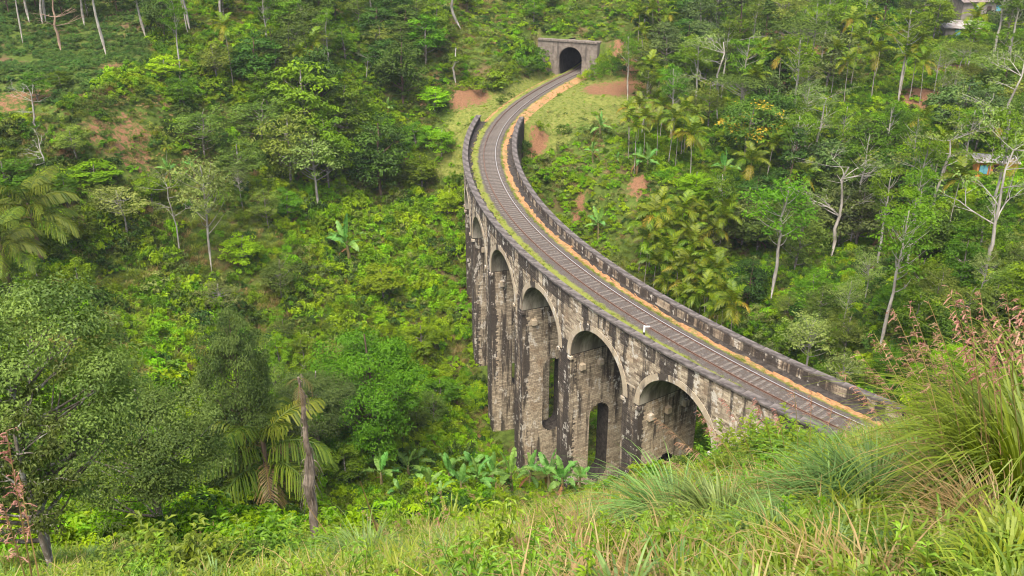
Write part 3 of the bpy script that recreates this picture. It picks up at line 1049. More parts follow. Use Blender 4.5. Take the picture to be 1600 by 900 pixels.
# ------------------------------------------------------------------ plants: generators
def leaf_quads(b, P, Nrm, L, W, rg, tone, droop=0.0):
    """many diamond leaves at once"""
    n = len(P)
    Nrm = Nrm / (np.linalg.norm(Nrm, axis=1)[:, None] + 1e-9)
    r = rg.normal(size=(n, 3))
    T = np.cross(Nrm, r); T /= np.linalg.norm(T, axis=1)[:, None] + 1e-9
    B = np.cross(Nrm, T)
    L = np.broadcast_to(np.asarray(L, float), (n,))[:, None] * rg.uniform(.7, 1.3, (n, 1))
    W = np.broadcast_to(np.asarray(W, float), (n,))[:, None]
    dz = np.array([0, 0, 1.0]) * droop
    V = np.stack([P - T * L / 2, P + B * W / 2 + Nrm * W * .12, P + T * L / 2 - dz * L, P - B * W / 2 + Nrm * W * .12], 1)
    b.add(V.reshape(-1, 3), np.arange(n * 4).reshape(n, 4), tone)

def sph(rg, n):
    d = rg.normal(size=(n, 3))
    return d / np.linalg.norm(d, axis=1)[:, None]

def bez(p0, p1, p2, n):
    t = np.linspace(0, 1, n)[:, None]
    return (1 - t) ** 2 * p0 + 2 * t * (1 - t) * p1 + t ** 2 * p2

def make_tree(seed, H, W, frac, leaf, nclump, nleaf, lm, bm, tr=.16, style='round', limbs=14, lean=0.0, fork=False, shell=None, cs=1.0):
    rg = np.random.default_rng(seed)
    z0 = H * (1 - frac)
    cz, rz = (H + z0) / 2, (H - z0) / 2
    tb = MB(); cbm_ = MB()
    n = 9
    zt = np.linspace(-.5, H * (.9 if style != 'umbrella' else .75), n)
    wob = np.cumsum(rg.normal(0, .02 * H, (n, 2)) * .5, 0) * np.linspace(0, 1, n)[:, None]
    wob[:, 0] += lean * (zt / H) ** 1.3
    tp = np.column_stack([wob, zt])
    rad = tr * (1 - .82 * np.linspace(0, 1, n)) + .015
    rad[0] *= 1.35
    tb.tube(tp, rad, 7)
    def trunk_at(z):
        return np.array([np.interp(z, zt, tp[:, 0]), np.interp(z, zt, tp[:, 1]), z])
    if fork:
        for s in (-1, 1):
            p0 = trunk_at(z0 * .5); p2 = np.array([s * W * .25 + rg.normal(0, .4), rg.normal(0, .8), cz + rz * .3])
            q = bez(p0, (p0 + p2) / 2 + np.array([s * W * .1, 0, -.3]), p2, 8)
            tb.tube(q, np.linspace(tr * .7, tr * .15, 8), 6)
    # crown outline: a few big lobes
    nl = 7
    ld = sph(rg, nl); lr = rg.uniform(.6, 1.15, nl)
    C, CR = [], []
    tries = 0
    while len(C) < nclump and tries < nclump * 30:
        tries += 1
        d = sph(rg, 1)[0]
        if style == 'umbrella': d[2] = abs(d[2]) * .5
        rr = rg.uniform(.25, 1) ** (.45 if shell is None else shell)
        f = .72 + .33 * max(-.3, max(ld @ d * lr) - .55) / .6
        if style == 'cone':
            zf = rg.uniform(0, 1) ** 1.3
            a = rg.uniform(0, 6.283)
            c = np.array([math.cos(a), math.sin(a), 0]) * W / 2 * rr * (1 - zf) ** .7
            c[2] = z0 + (H - z0) * zf
        else:
            c = d * np.array([W / 2, W / 2, rz]) * rr * f
            c[2] += cz
            if style == 'round' and d[2] < -.55 and rg.random() < .7: continue
        c[:2] += trunk_at(min(c[2], zt[-1]))[:2]
        C.append(c); CR.append(cs * W * rg.uniform(.07, .135) * (1.1 if style != 'tall' else 1.3))
    C = np.array(C); CR = np.array(CR)
    for i in rg.permutation(len(C))[:limbs]:
        c = C[i]
        zs = np.clip(c[2] - rg.uniform(.15, .5) * np.hypot(c[0], c[1]) - .08 * H, z0 * .7, zt[-1] * .95)
        p0 = trunk_at(zs)
        m = (p0 + c) / 2; m[2] -= rg.uniform(0, .06) * H; m[:2] += rg.normal(0, .03 * W, 2)
        q = bez(p0, m, c, 6)
        r0 = np.interp(zs, zt, rad) * .5
        tb.tube(q, np.linspace(r0, .012, 6), 4, cap=False)
    # leaves
    for c, cr in zip(C, CR):
        k = max(6, int(nleaf * rg.uniform(.6, 1.4)))
        d = sph(rg, k)
        d[:, 2] = np.where(d[:, 2] < -.2, -d[:, 2] * rg.uniform(.2, 1, k), d[:, 2])
        d /= np.linalg.norm(d, axis=1)[:, None]
        P = c + d * (cr * rg.uniform(.35, 1.1, k) ** .8)[:, None] * np.array([1.15, 1.15, .8])
        Nn = d * .75 + np.array([0, 0, .55]) + rg.normal(0, .3, (k, 3))
        ct = rg.uniform(.05, .85)
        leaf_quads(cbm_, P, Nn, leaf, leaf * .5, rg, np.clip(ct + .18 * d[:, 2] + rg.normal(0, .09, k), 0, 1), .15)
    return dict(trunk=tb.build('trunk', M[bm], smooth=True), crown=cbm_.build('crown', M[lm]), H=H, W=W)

def make_bare(seed, H, W, bm, tr=.16, lean=0., n1=9, leaves=None):
    rg = np.random.default_rng(seed)
    tb = MB()
    zt = np.linspace(-.5, H * .8, 9)
    tp = np.column_stack([lean * (zt / H) ** 1.2 + np.cumsum(rg.normal(0, .012 * H, 9)), np.cumsum(rg.normal(0, .012 * H, 9)), zt])
    rad = np.linspace(tr, tr * .3, 9)
    tb.tube(tp, rad, 7)
    tips = []
    def branch(p0, d, L, r, dep):
        p2 = p0 + d * L
        m = (p0 + p2) / 2 + rg.normal(0, .1 * L, 3)
        q = bez(p0, m, p2, 5)
        tb.tube(q, np.linspace(r, r * .4, 5), 4, cap=False)
        tips.append(p2)
        if dep > 0:
            for _ in range(3):
                dd = d + rg.normal(0, .55, 3); dd[2] = abs(dd[2]) * .5 + .12; dd /= np.linalg.norm(dd)
                branch(q[rg.integers(2, 5)], dd, L * rg.uniform(.4, .65), r * .5, dep - 1)
    for _ in range(n1):
        i = rg.integers(4, 9)
        a = rg.uniform(0, 6.283)
        d = np.array([math.cos(a), math.sin(a), rg.uniform(.15, .8)]); d /= np.linalg.norm(d)
        branch(tp[i], d, W * rg.uniform(.25, .5), rad[i] * .55, 2)
    out = dict(trunk=tb.build('trunk', M[bm], smooth=True), H=H, W=W)
    if leaves:
        b = MB()
        for p in tips:
            if rg.random() < (.6 if leaves == 'pale' else .95):
                k = 12 if leaves == 'pale' else 34
                d = sph(rg, k)
                leaf_quads(b, p + d * rg.uniform(.1, .5, (k, 1)), d + np.array([0, 0, .7]), .24, .12, rg, rg.uniform(.2, 1, k), .2)
        out['crown'] = b.build('crown', M[leaves])
    return out

def frond_mesh(seed, L, th0, th1, nleaf, leafL, hang, width, mat, fishtail=False, name='frond'):
    rg = np.random.default_rng(seed)
    b = MB()
    n = 10
    t = np.linspace(0, 1, n)
    th = th0 + (th1 - th0) * t ** 1.2
    pts = np.zeros((n, 3))
    for i in range(1, n):
        pts[i] = pts[i - 1] + np.array([math.cos(th[i]), 0, math.sin(th[i])]) * L / (n - 1)
    b.tube(pts, np.linspace(.035, .008, n) * (L / 2.2), 4, .25)
    for k in range(nleaf):
        u = .14 + .86 * (k + .5) / nleaf
        p = np.array([np.interp(u, t, pts[:, j]) for j in range(3)])
        a = np.interp(u, t, th)
        tg = np.array([math.cos(a), 0, math.sin(a)]); up = np.array([-math.sin(a), 0, math.cos(a)])
        ll = leafL * (math.sin(math.pi * min(1, .22 + .72 * u)) ** .7) * rg.uniform(.85, 1.1)
        for s in (-1, 1):
            d = tg * (.45 + .5 * u) + np.array([0, s * 1.0, 0]) + up * .35 + rg.normal(0, .08, 3)
            d /= np.linalg.norm(d)
            m = p + d * ll * .5
            e = p + d * ll + np.array([0, 0, -1]) * ll * hang
            m = m + np.array([0, 0, -1]) * ll * hang * .22
            w = width * rg.uniform(.8, 1.2)
            wv = tg * w
            tone = np.clip(rg.normal(.5, .2), 0, 1)
            if fishtail:
                V = [p - wv * .4, p + wv * .4, m + wv, m - wv, e + wv * 1.1, e - wv * .5]
            else:
                V = [p - wv * .35, p + wv * .35, m + wv * .5, m - wv * .5, e + wv * .12, e - wv * .12]
            b.add(np.array(V), [[0, 1, 2, 3], [3, 2, 4, 5]], tone)
    return b.build(name, M[mat])

def banana_leaf_mesh(seed, L, W, th0, th1, mat):
    rg = np.random.default_rng(seed)
    b = MB()
    n = 13
    t = np.linspace(0, 1, n)
    th = th0 + (th1 - th0) * t ** 1.3
    pts = np.zeros((n, 3))
    for i in range(1, n):
        pts[i] = pts[i - 1] + np.array([math.cos(th[i]), 0, math.sin(th[i])]) * L / (n - 1)
    b.tube(pts, np.linspace(.045, .01, n), 4, .95)
    for i in range(2, n - 1):
        u = (t[i] + t[i + 1]) / 2
        w = W / 2 * math.sin(math.pi * np.clip((u - .1) / .92, 0.02, 1)) ** .55
        w2 = W / 2 * math.sin(math.pi * np.clip((u + .06 - .1) / .92, 0.02, 1)) ** .55
        for s in (-1, 1):
            sag = rg.uniform(-.1, .55)
            tear = rg.uniform(0, .16) * L / n * 3 if rg.random() < .55 else 0
            o0 = np.array([.02, s * w, .28 * w - sag * w]); o1 = np.array([.02 - tear, s * w2, .28 * w2 - sag * w2])
            V = [pts[i], pts[i + 1], pts[i + 1] + o1, pts[i] + o0]
            b.add(np.array(V), [[0, 1, 2, 3]], np.clip(.5 + rg.normal(0, .15) + .12 * s, 0, 1))
    return b.build('leaf', M[mat])

# palms and bananas: shared parts, every leaf an object of its own
def palm_kit(H, tr, bm, bend, seed):
    rg = np.random.default_rng(seed)
    b = MB()
    n = 14
    z = np.linspace(-.4, H, n)
    pts = np.column_stack([bend * (z / H) ** 2, rg.normal(0, .02, n), z])
    rad = np.full(n, tr) * np.linspace(1.25, .8, n)
    rad[::2] *= 1.06
    b.tube(pts, rad, 7)
    return b.build('trunk', M[bm], smooth=True), pts[-1]
_sb = MB(); _sb.tube([(0, 0, 0), (0, 0, .35), (0, 0, .8)], [.1, .12, .05], 7); SHAFT = _sb.build('crownshaft', M['crownshaft'], smooth=True)
ARECA = [palm_kit(8, .075, 'palm_trunk', .3, 1), palm_kit(10, .08, 'palm_trunk', -.4, 2), palm_kit(12, .085, 'palm_trunk', .6, 3)]
AF = [frond_mesh(i, 2.5, th0, th1, 14, .95, hg, .17, 'areca') for i, (th0, th1, hg) in enumerate(((1.35, .5, .25), (1.05, -.3, .45), (.8, -.9, .55), (.45, -1.2, .6)))]
AO = [frond_mesh(9, 2.3, -.2, -1.4, 12, .8, .6, .13, 'areca_old'), frond_mesh(8, 2.4, .5, -1.2, 12, .85, .6, .13, 'areca_old')]
FTK = [palm_kit(7.5, .2, 'bark_brown', .3, 4), palm_kit(9, .2, 'bark_brown', -.4, 5)]
FF = [frond_mesh(20 + i, 4.4, th0, th1, 30, 1.35, hg, .05, 'fishtail', True) for i, (th0, th1, hg) in enumerate(((1.25, -.1, .85), (.95, -.6, .95), (.55, -1.0, .9)))]
FO = frond_mesh(29, 4.2, .2, -1.3, 24, 1.1, .9, .05, 'dry', True)
BL = [banana_leaf_mesh(i, L, W, a, c, m) for i, (L, W, a, c, m) in enumerate(((2.7, .75, 1.45, .9, 'banana'), (3.0, .8, 1.25, -.1, 'banana'), (2.9, .8, .95, -.7, 'banana'), (2.6, .7, .6, -1.0, 'banana')))]
BD = banana_leaf_mesh(9, 2.4, .45, -.3, -1.5, 'dry_leaf')
_bs = MB(); _bs.tube([(0, 0, -.3), (0, 0, .8), (0, 0, 1.9), (.05, 0, 2.5)], [.2, .17, .13, .08], 8); BSTEM = _bs.build('stem', M['pseudostem'], smooth=True)

pr = random.Random(3)
AUTO = []
def auto(o, phrase, h):
    AUTO.append((o, phrase, h)); return o
PH = {'forest': 'dusky green leafy tree', 'dense': 'dense dark green broadleaf tree', 'green': 'mid green leafy tree', 'bright': 'light green leafy tree', 'olive': 'olive green loose crowned tree', 'airy': 'thin crowned pale stemmed tree',
      'tall': 'tall pale trunked tree', 'column': 'narrow dark upright tree', 'umbrella': 'flat topped spreading tree', 'sparse': 'half bare white stemmed tree', 'bare': 'leafless pale tree'}
def areca(base, H, label, group=None, yaw=None):
    tm, top = ARECA[pr.choice((0, 1, 2))]
    s = H / (top[2] + 1.5)
    t = thing('areca_palm', label, 'palm', tuple(base), (pr.uniform(-.05, .05), pr.uniform(-.05, .05), pr.uniform(0, 6.28)), (s, s, s), group)
    part('trunk', tm, t)
    part('crownshaft', SHAFT, t, tuple(top))
    a0 = pr.uniform(0, 6.28)
    n = 10
    fs = max(.85, min(1.5, 1.0 / s)) * pr.uniform(.95, 1.3)
    for i in range(n):
        k = min(3, int(i / n * 3.4))
        f = AF[k] if pr.random() > .1 else AO[1]
        part('frond', f, t, (top[0], top[1], top[2] + .72 - .03 * i), (0, pr.uniform(-.12, .12), a0 + i * 2.4), (fs, fs, fs))
    if pr.random() < .7:
        part('frond', AO[0], t, (top[0], top[1], top[2] + .25), (0, 0, pr.uniform(0, 6.28)), (fs, fs, fs))
    return t

def fishtail(base, H, label, group=None):
    tm, top = FTK[pr.choice((0, 1))]
    s = H / (top[2] + 2.0)
    t = thing('fishtail_palm', label, 'palm', tuple(base), (0, 0, pr.uniform(0, 6.28)), (s, s, s), group)
    part('trunk', tm, t)
    for i in range(17):
        f = FF[min(2, i // 5)] if pr.random() > .12 else FO
        part('frond', f, t, (top[0], top[1], top[2] - .14 * i), (0, pr.uniform(-.15, .15), i * 2.4 + pr.uniform(-.2, .2)), (1.15, 1.15, 1.15))
    return t

def banana(base, H, label, group=None, yaw=None):
    s = H / 4.6 * pr.uniform(.75, 1.15)
    t = thing('banana_plant', label, 'banana plant', tuple(base), (pr.uniform(-.08, .08), pr.uniform(-.08, .08), pr.uniform(0, 6.28)), (s, s, s), group)
    part('stem', BSTEM, t)
    n = pr.choice((6, 7, 8))
    for i in range(n):
        k = min(3, int(i / n * 4))
        part('leaf', BL[k], t, (0, 0, 2.35 - .09 * i), (pr.uniform(-.3, .3), pr.uniform(-.25, .2), i * 2.4 + pr.uniform(-.5, .5)), (pr.uniform(.65, 1.1), pr.uniform(.7, 1.1), pr.uniform(.75, 1.1)))
    for i in range(pr.choice((1, 2, 3))):
        part('dead_leaf', BD, t, (0, 0, 1.8), (0, 0, pr.uniform(0, 6.28)))
    return t

# tree stock
TR = {
 'dense': [make_tree(100 + i, 9, 7.0, .92, .34, 78, 62, 'dark', 'bark_brown', .2) for i in range(4)],
 'forest': [make_tree(230 + i, 9, 7.0, .85, .34, 62, 56, 'shade', 'bark_grey', .15, limbs=24) for i in range(4)],
 'green': [make_tree(200 + i, 9, 6.5, .9, .34, 66, 58, 'mid', 'bark_grey', .17) for i in range(4)],
 'bright': [make_tree(250 + i, 8, 6.0, .92, .36, 55, 50, 'lime', 'bark_grey', .14) for i in range(3)],
 'olive': [make_tree(300 + i, 9, 7.0, .85, .3, 62, 52, 'olive', 'bark_grey', .15, limbs=26) for i in range(4)],
 'airy': [make_tree(400 + i, 10, 6.5, .62, .26, 46, 40, 'pale', 'bark_pale', .13, limbs=34) for i in range(4)],
 'tall': [make_tree(500 + i, 15, 5.5, .5, .3, 40, 46, 'mid', 'bark_pale', .17, 'tall', limbs=22, lean=(-1) ** i * .8) for i in range(4)],
 'column': [make_tree(550 + i, 12, 4.2, .8, .3, 60, 46, 'dark', 'bark_brown', .15, 'cone') for i in range(3)],
 'umbrella': [make_tree(600 + i, 10, 9, .35, .28, 60, 40, 'olive', 'bark_pale', .16, 'umbrella', limbs=40) for i in range(2)],
 'flowering': [make_tree(650, 9, 8, .7, .3, 90, 60, 'yellow_tree', 'bark_grey', .15)],
 'bare': [make_bare(700 + i, 11, 6, 'bark_pale', .15, lean=(.9, -.5, .2)[i]) for i in range(3)],
 'sparse': [make_bare(720 + i, 12, 6, 'bark_pale', .16, lean=(.6, -.6, 0)[i], n1=12, leaves='pale') for i in range(3)],
 'pole': [make_bare(740 + i, 12, 1.6, 'bark_pale', .12, lean=.2, n1=4, leaves='mid') for i in range(2)],
}
NAME = {'forest': 'broadleaf_tree', 'dense': 'broadleaf_tree', 'green': 'broadleaf_tree', 'bright': 'broadleaf_tree', 'olive': 'broadleaf_tree', 'airy': 'broadleaf_tree', 'tall': 'tall_tree', 'column': 'broadleaf_tree',
        'umbrella': 'spreading_tree', 'flowering': 'flowering_tree', 'bare': 'bare_tree', 'sparse': 'sparse_tree', 'pole': 'slender_tree', 'big': 'broadleaf_tree'}
PLACED = []
def plant_tree(kind, base, H, W, label, group=None, yaw=None, var=None):
    st = TR[kind][pr.randrange(len(TR[kind])) if var is None else var % len(TR[kind])]
    sz, sx = H / st['H'], W / st['W']
    t = thing(NAME[kind], label, 'tree', (base[0], base[1], base[2] - .15), (0, 0, pr.uniform(0, 6.28) if yaw is None else yaw), (sx, sx, sz), group)
    part('trunk', st['trunk'], t)
    if 'crown' in st:
        part('crown', st['crown'], t)
    PLACED.append((base[0], base[1]))
    return t

def at_base(bx_, by_, tx, ty, wpx, dmin=None):
    """base on the ground under a photo position; height and width from the photo's extents"""
    b = hit(bx_, by_, dmin)
    top = z_at(tx, ty, b[1])
    dep = b[1] * _cp + (CAM_H - b[2]) * _sp
    return b, max(1.0, top - b[2]), wpx * dep / FPX

def by_top(px, py, h, dmin=36.0):
    """ground point of a plant h metres tall whose top shows at this photo position"""
    d = ray(px, py)
    D = np.arange(dmin, 262, .25)
    hh = CAM_H + D * d[2] - ground(D * d[0], D)
    below = np.nonzero(hh <= 0)[0]
    i = below[0] if len(below) else len(D) - 1
    while i > 0 and hh[i] < h: i -= 1
    return np.array([D[i] * d[0], D[i], float(ground(D[i] * d[0], D[i]))])

def clear_of_line(b, r=4.5):
    a, d = to_polar(b[0], b[1])
    if A_NEAR - .02 < a < A_FAR and -5.5 - (r - 4.5) < d < 4.2 + (r - 4.5): return False
    return float(dist_track(b[0], b[1])) > r

TR['forked'] = [make_bare(760, 11, 7, 'bark_grey', .3, lean=.4, n1=14, leaves='near_olive')]
NAME['forked'] = 'forked_tree'
# ------------------------------------------------------------------ single trees, left side
TR['big'] = [make_tree(801, 14, 12, .88, .17, 210, 250, 'near_olive', 'bark_grey', .3, limbs=110, fork=True, shell=.25, cs=.72),
             make_tree(802, 12, 10, .9, .17, 150, 230, 'near_olive', 'bark_grey', .22, limbs=70, shell=.28, cs=.8),
             make_tree(803, 11, 9, .94, .19, 130, 240, 'near_olive', 'bark_brown', .18, limbs=60, shell=.3, cs=.8), make_tree(804, 11, 9, .94, .2, 130, 220, 'mid', 'bark_brown', .18, limbs=60, shell=.3, cs=.8)]
b, h, w = at_base(85, 893, 150, 408, 400, 18); plant_tree('big', b, h, w, 'largest tree, grey lichened forked trunk and rounded olive crown at lower left', yaw=.6, var=0)
b, h, w = at_base(82, 905, 95, 600, 170, 14); plant_tree('forked', b, h, w, 'sparse lichen grey forked tree standing before the largest tree at lower left', yaw=.4)
b, h, w = at_base(258, 850, 265, 560, 260, 22); plant_tree('big', b, h, w, 'dark leafy tree close behind the largest lower left tree', yaw=2.2, var=1)
b, h, w = at_base(395, 760, 385, 468, 130, 36); plant_tree('big', b, h, w, 'narrow dusky olive tree standing just behind the fishtail palm', yaw=4, var=2)
b, h, w = at_base(585, 735, 585, 500, 200, 60); plant_tree('big', b, h, w, 'rounded green tree above the banana plants left of the tall piers', yaw=1, var=3)
b, h, w = at_base(500, 720, 520, 560, 160, 60); plant_tree('big', b, h, w, 'dark tree right beside the dead palm trunk', yaw=3, var=1)
L_ = [
 ('airy', 497, 332, 495, 205, 115, 'pale grey leaved tree with several thin stems on the bright green slope'),
 ('dense', 597, 318, 590, 178, 110, 'dark rounded tree on the slope just right of the pale grey leaved tree'),
 ('dense', 630, 172, 632, 52, 92, 'dense very dark round tree left of the cleared slope by the tunnel'),
 ('bright', 480, 235, 475, 92, 120, 'bright green tree with layered leaf sprays in the left tree clump'),
 ('green', 545, 240, 540, 120, 100, 'mid green rounded tree at the right edge of the left tree clump'),
 ('olive', 410, 235, 410, 145, 110, 'yellowish olive tree at the left edge of the left tree clump'),
 ('green', 515, 300, 520, 170, 95, 'mid green tree filling the gap in the middle of the left tree clump'),
 ('olive', 455, 300, 450, 165, 105, 'olive tree at the front of the left tree clump'),
 ('dense', 505, 180, 505, 62, 90, 'dark tall tree at the back of the left tree clump'),
 ('green', 570, 245, 572, 150, 75, 'small rounded tree between the left clump and the very dark round tree'),
 ('dense', 560, 290, 560, 205, 80, 'dark bushy tree just left of the dark rounded slope tree'),
 ('olive', 375, 300, 372, 215, 90, 'olive bush like tree left of the clump near the white trunked tree'),
 ('green', 440, 270, 430, 190, 80, 'low leafy tree in front of the left tree clump'),
 ('airy', 331, 427, 310, 235, 110, 'thin crowned tree with white trunk standing on the bright slope'),
 ('sparse', 282, 405, 270, 262, 60, 'slim grey stemmed tree just left of the white trunked tree'),
 ('airy', 201, 378, 198, 285, 95, 'small feathery tree with short grey trunk below the eroded bank'),
 ('bare', 60, 203, 45, 122, 80, 'leafless white tree on the far left hillside'),
 ('bare', 76, 285, 62, 200, 75, 'leafless pale tree at the left edge below another bare tree'),
 ('pole', 713, 132, 715, 60, 30, 'slender pale pole like tree beside the tunnel approach'),
 ('bare', 572, 130, 575, 72, 30, 'crooked white stemmed tree left of the very dark round tree'),
 ('pole', 722, 48, 724, -60, 40, 'tall pale stemmed tree at the top edge left of the tunnel'),
 ('green', 95, 140, 93, 108, 40, 'small bushy tree at the lower edge of the tea field'),
 ('bright', 150, 300, 150, 250, 90, 'light green bushy tree beneath the eroded bank on the left'),
 ('bright', 680, 180, 690, 132, 60, 'small leafy tree beside the cleared bank left of the track'),
 ('olive', 320, 250, 320, 160, 90, 'olive bushy tree right of the eroded bank'),
 ('green', 20, 330, 15, 240, 100, 'leafy tree at the left frame edge above the fishtail palms'),
]
for k_, a, b_, c, d_, w_, lab in L_:
    b, h, w = at_base(a, b_, c, d_, w_)
    plant_tree(k_, b, h, w, lab)
for x, y, ty_, w_, k_ in ((380, 330, 250, 50, 'airy'), (420, 360, 290, 55, 'olive'), (240, 330, 262, 60, 'green'), (130, 390, 320, 70, 'green'), (165, 345, 285, 60, 'olive'), (660, 300, 235, 70, 'green'), (690, 250, 195, 60, 'bright'), (650, 240, 190, 55, 'green'), (700, 340, 290, 50, 'bright'), (600, 470, 410, 80, 'bright'), (440, 470, 400, 80, 'olive'), (350, 500, 435, 90, 'airy'), (560, 590, 520, 80, 'airy'), (660, 560, 500, 80, 'green'), (690, 640, 585, 80, 'green'), (380, 420, 360, 70, 'bright'), (450, 345, 290, 60, 'green'), (120, 250, 190, 70, 'olive'), (60, 160, 110, 50, 'green'), (290, 180, 110, 60, 'green'), (340, 130, 60, 70, 'olive'), (260, 130, 85, 60, 'bright')):
    b, h, w = at_base(x, y, x, ty_, w_)
    if clear_of_line(b, 6): auto(plant_tree(k_, b, h, w, 'x', 'scattered trees of the left slope'), PH[k_], h)
# tall trunks of the tea field
TR['teatree'] = [make_tree(900 + i, 16, 4.5, .38, .3, 30, 40, 'green' if False else 'mid', 'bark_pale', .22, 'tall', limbs=16, lean=-.9) for i in range(2)]
NAME['teatree'] = 'tall_tree'
b, h, w = at_base(167, 92, 148, -70, 60); plant_tree('teatree', b, h, w, 'tallest bare pale trunk rising from the tea field at upper left', yaw=0, var=0)
b, h, w = at_base(96, 85, 100, -40, 70); TR['redtree'] = [make_bare(910, 11, 5, 'bark_red', .2, n1=8)]; NAME['redtree'] = 'bare_tree'
plant_tree('redtree', b, h, w, 'reddish trunked tree with bare upper branches in the tea field')
for x, y, t in ((46, 36, -60), (66, 38, -50), (72, 36, -60), (132, 42, -40), (228, 62, -30), (297, 50, -60), (345, 40, -70)):
    b, h, w = at_base(x, y, x - 4, t, 50)
    auto(plant_tree('teatree', b, h, w, 'x', 'slim trees above the tea field'), 'tall slim pale trunked tree', 2)

# palms and bananas, left side
for (x, y, t, lab) in ((70, 425, 285, 'fishtail palm with orange tinged hanging fronds at the left edge'), (25, 480, 345, 'lower fishtail palm at the left edge beside the great tree crown')):
    b, h, w = at_base(x, y, x, t, 10)
    fishtail(b, h, lab)
b, h, w = at_base(432, 832, 425, 650, 10, 36)
fishtail(b, h, 'fishtail palm with drooping yellow green fronds behind the dead trunk')
b, h, w = at_base(365, 140, 362, 35, 10); areca(b, h, 'lone areca palm with thin pale trunk above the left tree clump')
b, h, w = at_base(262, 262, 260, 228, 10); areca(b, h, 'small dark palm below the eroded bank on the left')
b, h, w = at_base(240, 210, 225, 40, 10)
for i, (x, y, hh_) in enumerate(((468, 75, 7), (490, 60, 7), (455, 105, 6))):
    auto(areca(by_top(x, y, hh_), hh_, 'x', 'palms of the upper left forest'), 'yellow green palm', hh_)
for x, y, t, lab in ((548, 418, 348, 'lone banana plant on the bright green left slope'), (607, 178, 148, 'banana plant below the very dark round tree'), (585, 112, 88, 'pale banana plant beside the crooked white stem'),
                     (268, 285, 250, 'banana plant beneath the eroded bank on the left'), (305, 280, 240, 'smaller banana plant right of the small dark palm'), (560, 760, 715, 'leftmost banana plant of the row below the piers')):
    b, h, w = at_base(x, y, x, t, 10, 40)
    banana(b, h, lab)
row = [(598, 770, 725), (640, 762, 715), (625, 790, 748), (672, 778, 728), (700, 765, 715), (722, 782, 735), (745, 775, 728), (770, 765, 712), (800, 775, 722), (828, 765, 712), (858, 772, 722), (880, 778, 722), (655, 742, 705), (690, 800, 750), (740, 748, 705), (905, 772, 735)]
for x, y, t in row:
    b, h, w = at_base(x, y, x, t, 10, 50)
    auto(banana(b, h * 1.2, 'x', 'banana plants below the piers'), 'banana plant', h)

# ------------------------------------------------------------------ right side: palms and bananas
G1 = [(1003, 340), (1020, 326), (1040, 312), (1062, 322), (1085, 318), (1105, 328), (1012, 365), (1035, 350), (1058, 345), (1080, 352), (1024, 398), (1050, 385), (1090, 372), (1118, 350), (1062, 408), (1085, 398), (1112, 392), (1040, 432), (1072, 438), (1098, 425), (1125, 418), (1080, 462), (1108, 452), (1135, 448), (1152, 462), (1118, 478), (1128, 330), (1145, 318)]
for x, y in G1:
    hh_ = pr.uniform(6, 9.5)
    b = by_top(x, y, hh_)
    if clear_of_line(b): auto(areca(b, hh_, 'x', 'areca palms behind the parapet'), 'yellow green areca palm', hh_)
G2 = [(985, 165), (1000, 158), (1018, 150), (1035, 160), (1052, 148), (1070, 165), (1010, 178), (1030, 185), (1050, 178), (1072, 190), (995, 195), (1088, 178), (985, 180), (1060, 200), (1085, 205), (1000, 15), (1025, 8), (1005, 45), (1045, 20), (1015, 95), (1028, 115)]
for x, y in G2:
    hh_ = pr.uniform(6.5, 9)
    b = by_top(x, y, hh_)
    if clear_of_line(b): auto(areca(b, hh_, 'x', 'areca palms by the clearing'), 'clustered areca palm', hh_)
G3 = [(1335, 22), (1362, 20), (1342, 50), (1380, 48), (1420, 45), (1438, 62), (1310, 70), (1330, 88), (1375, 72), (1418, 82), (1450, 92), (1525, 20), (1520, 45), (1225, 75), (1185, 110), (1190, 75), (1445, 180), (1538, 140), (1240, 200), (1205, 215), (1175, 240), (1565, 190), (1590, 235), (1470, 210), (1395, 205), (1260, 265), (1500, 270)]
for x, y in G3:
    hh_ = pr.uniform(7.5, 11)
    b = by_top(x, y, hh_)
    auto(areca(b, hh_, 'x', 'areca palms on the right hillside'), 'tall areca palm', hh_)
for x, y, t, lab in ((938, 215, 175, 'upper banana plant on the grassy slope right of the viaduct'), (926, 255, 212, 'middle banana plant on the grassy slope right of the viaduct'), (935, 372, 315, 'broad banana plant close behind the inner parapet'),
                     (1130, 288, 240, 'banana plant with large upright leaves in the right forest clearing'), (1186, 392, 348, 'banana plant on a leaning stem right of the palm grove'), (995, 270, 222, 'left banana plant of the pair below the upper palm grove'), (1010, 272, 228, 'right banana plant of the pair below the upper palm grove'),
                     (965, 255, 235, 'small banana plant left of the pair below the upper grove'), (1385, 372, 345, 'small banana plant by the bare brown soil on the right')):
    b, h, w = at_base(x, y, x, t, 10)
    banana(b, h, lab)

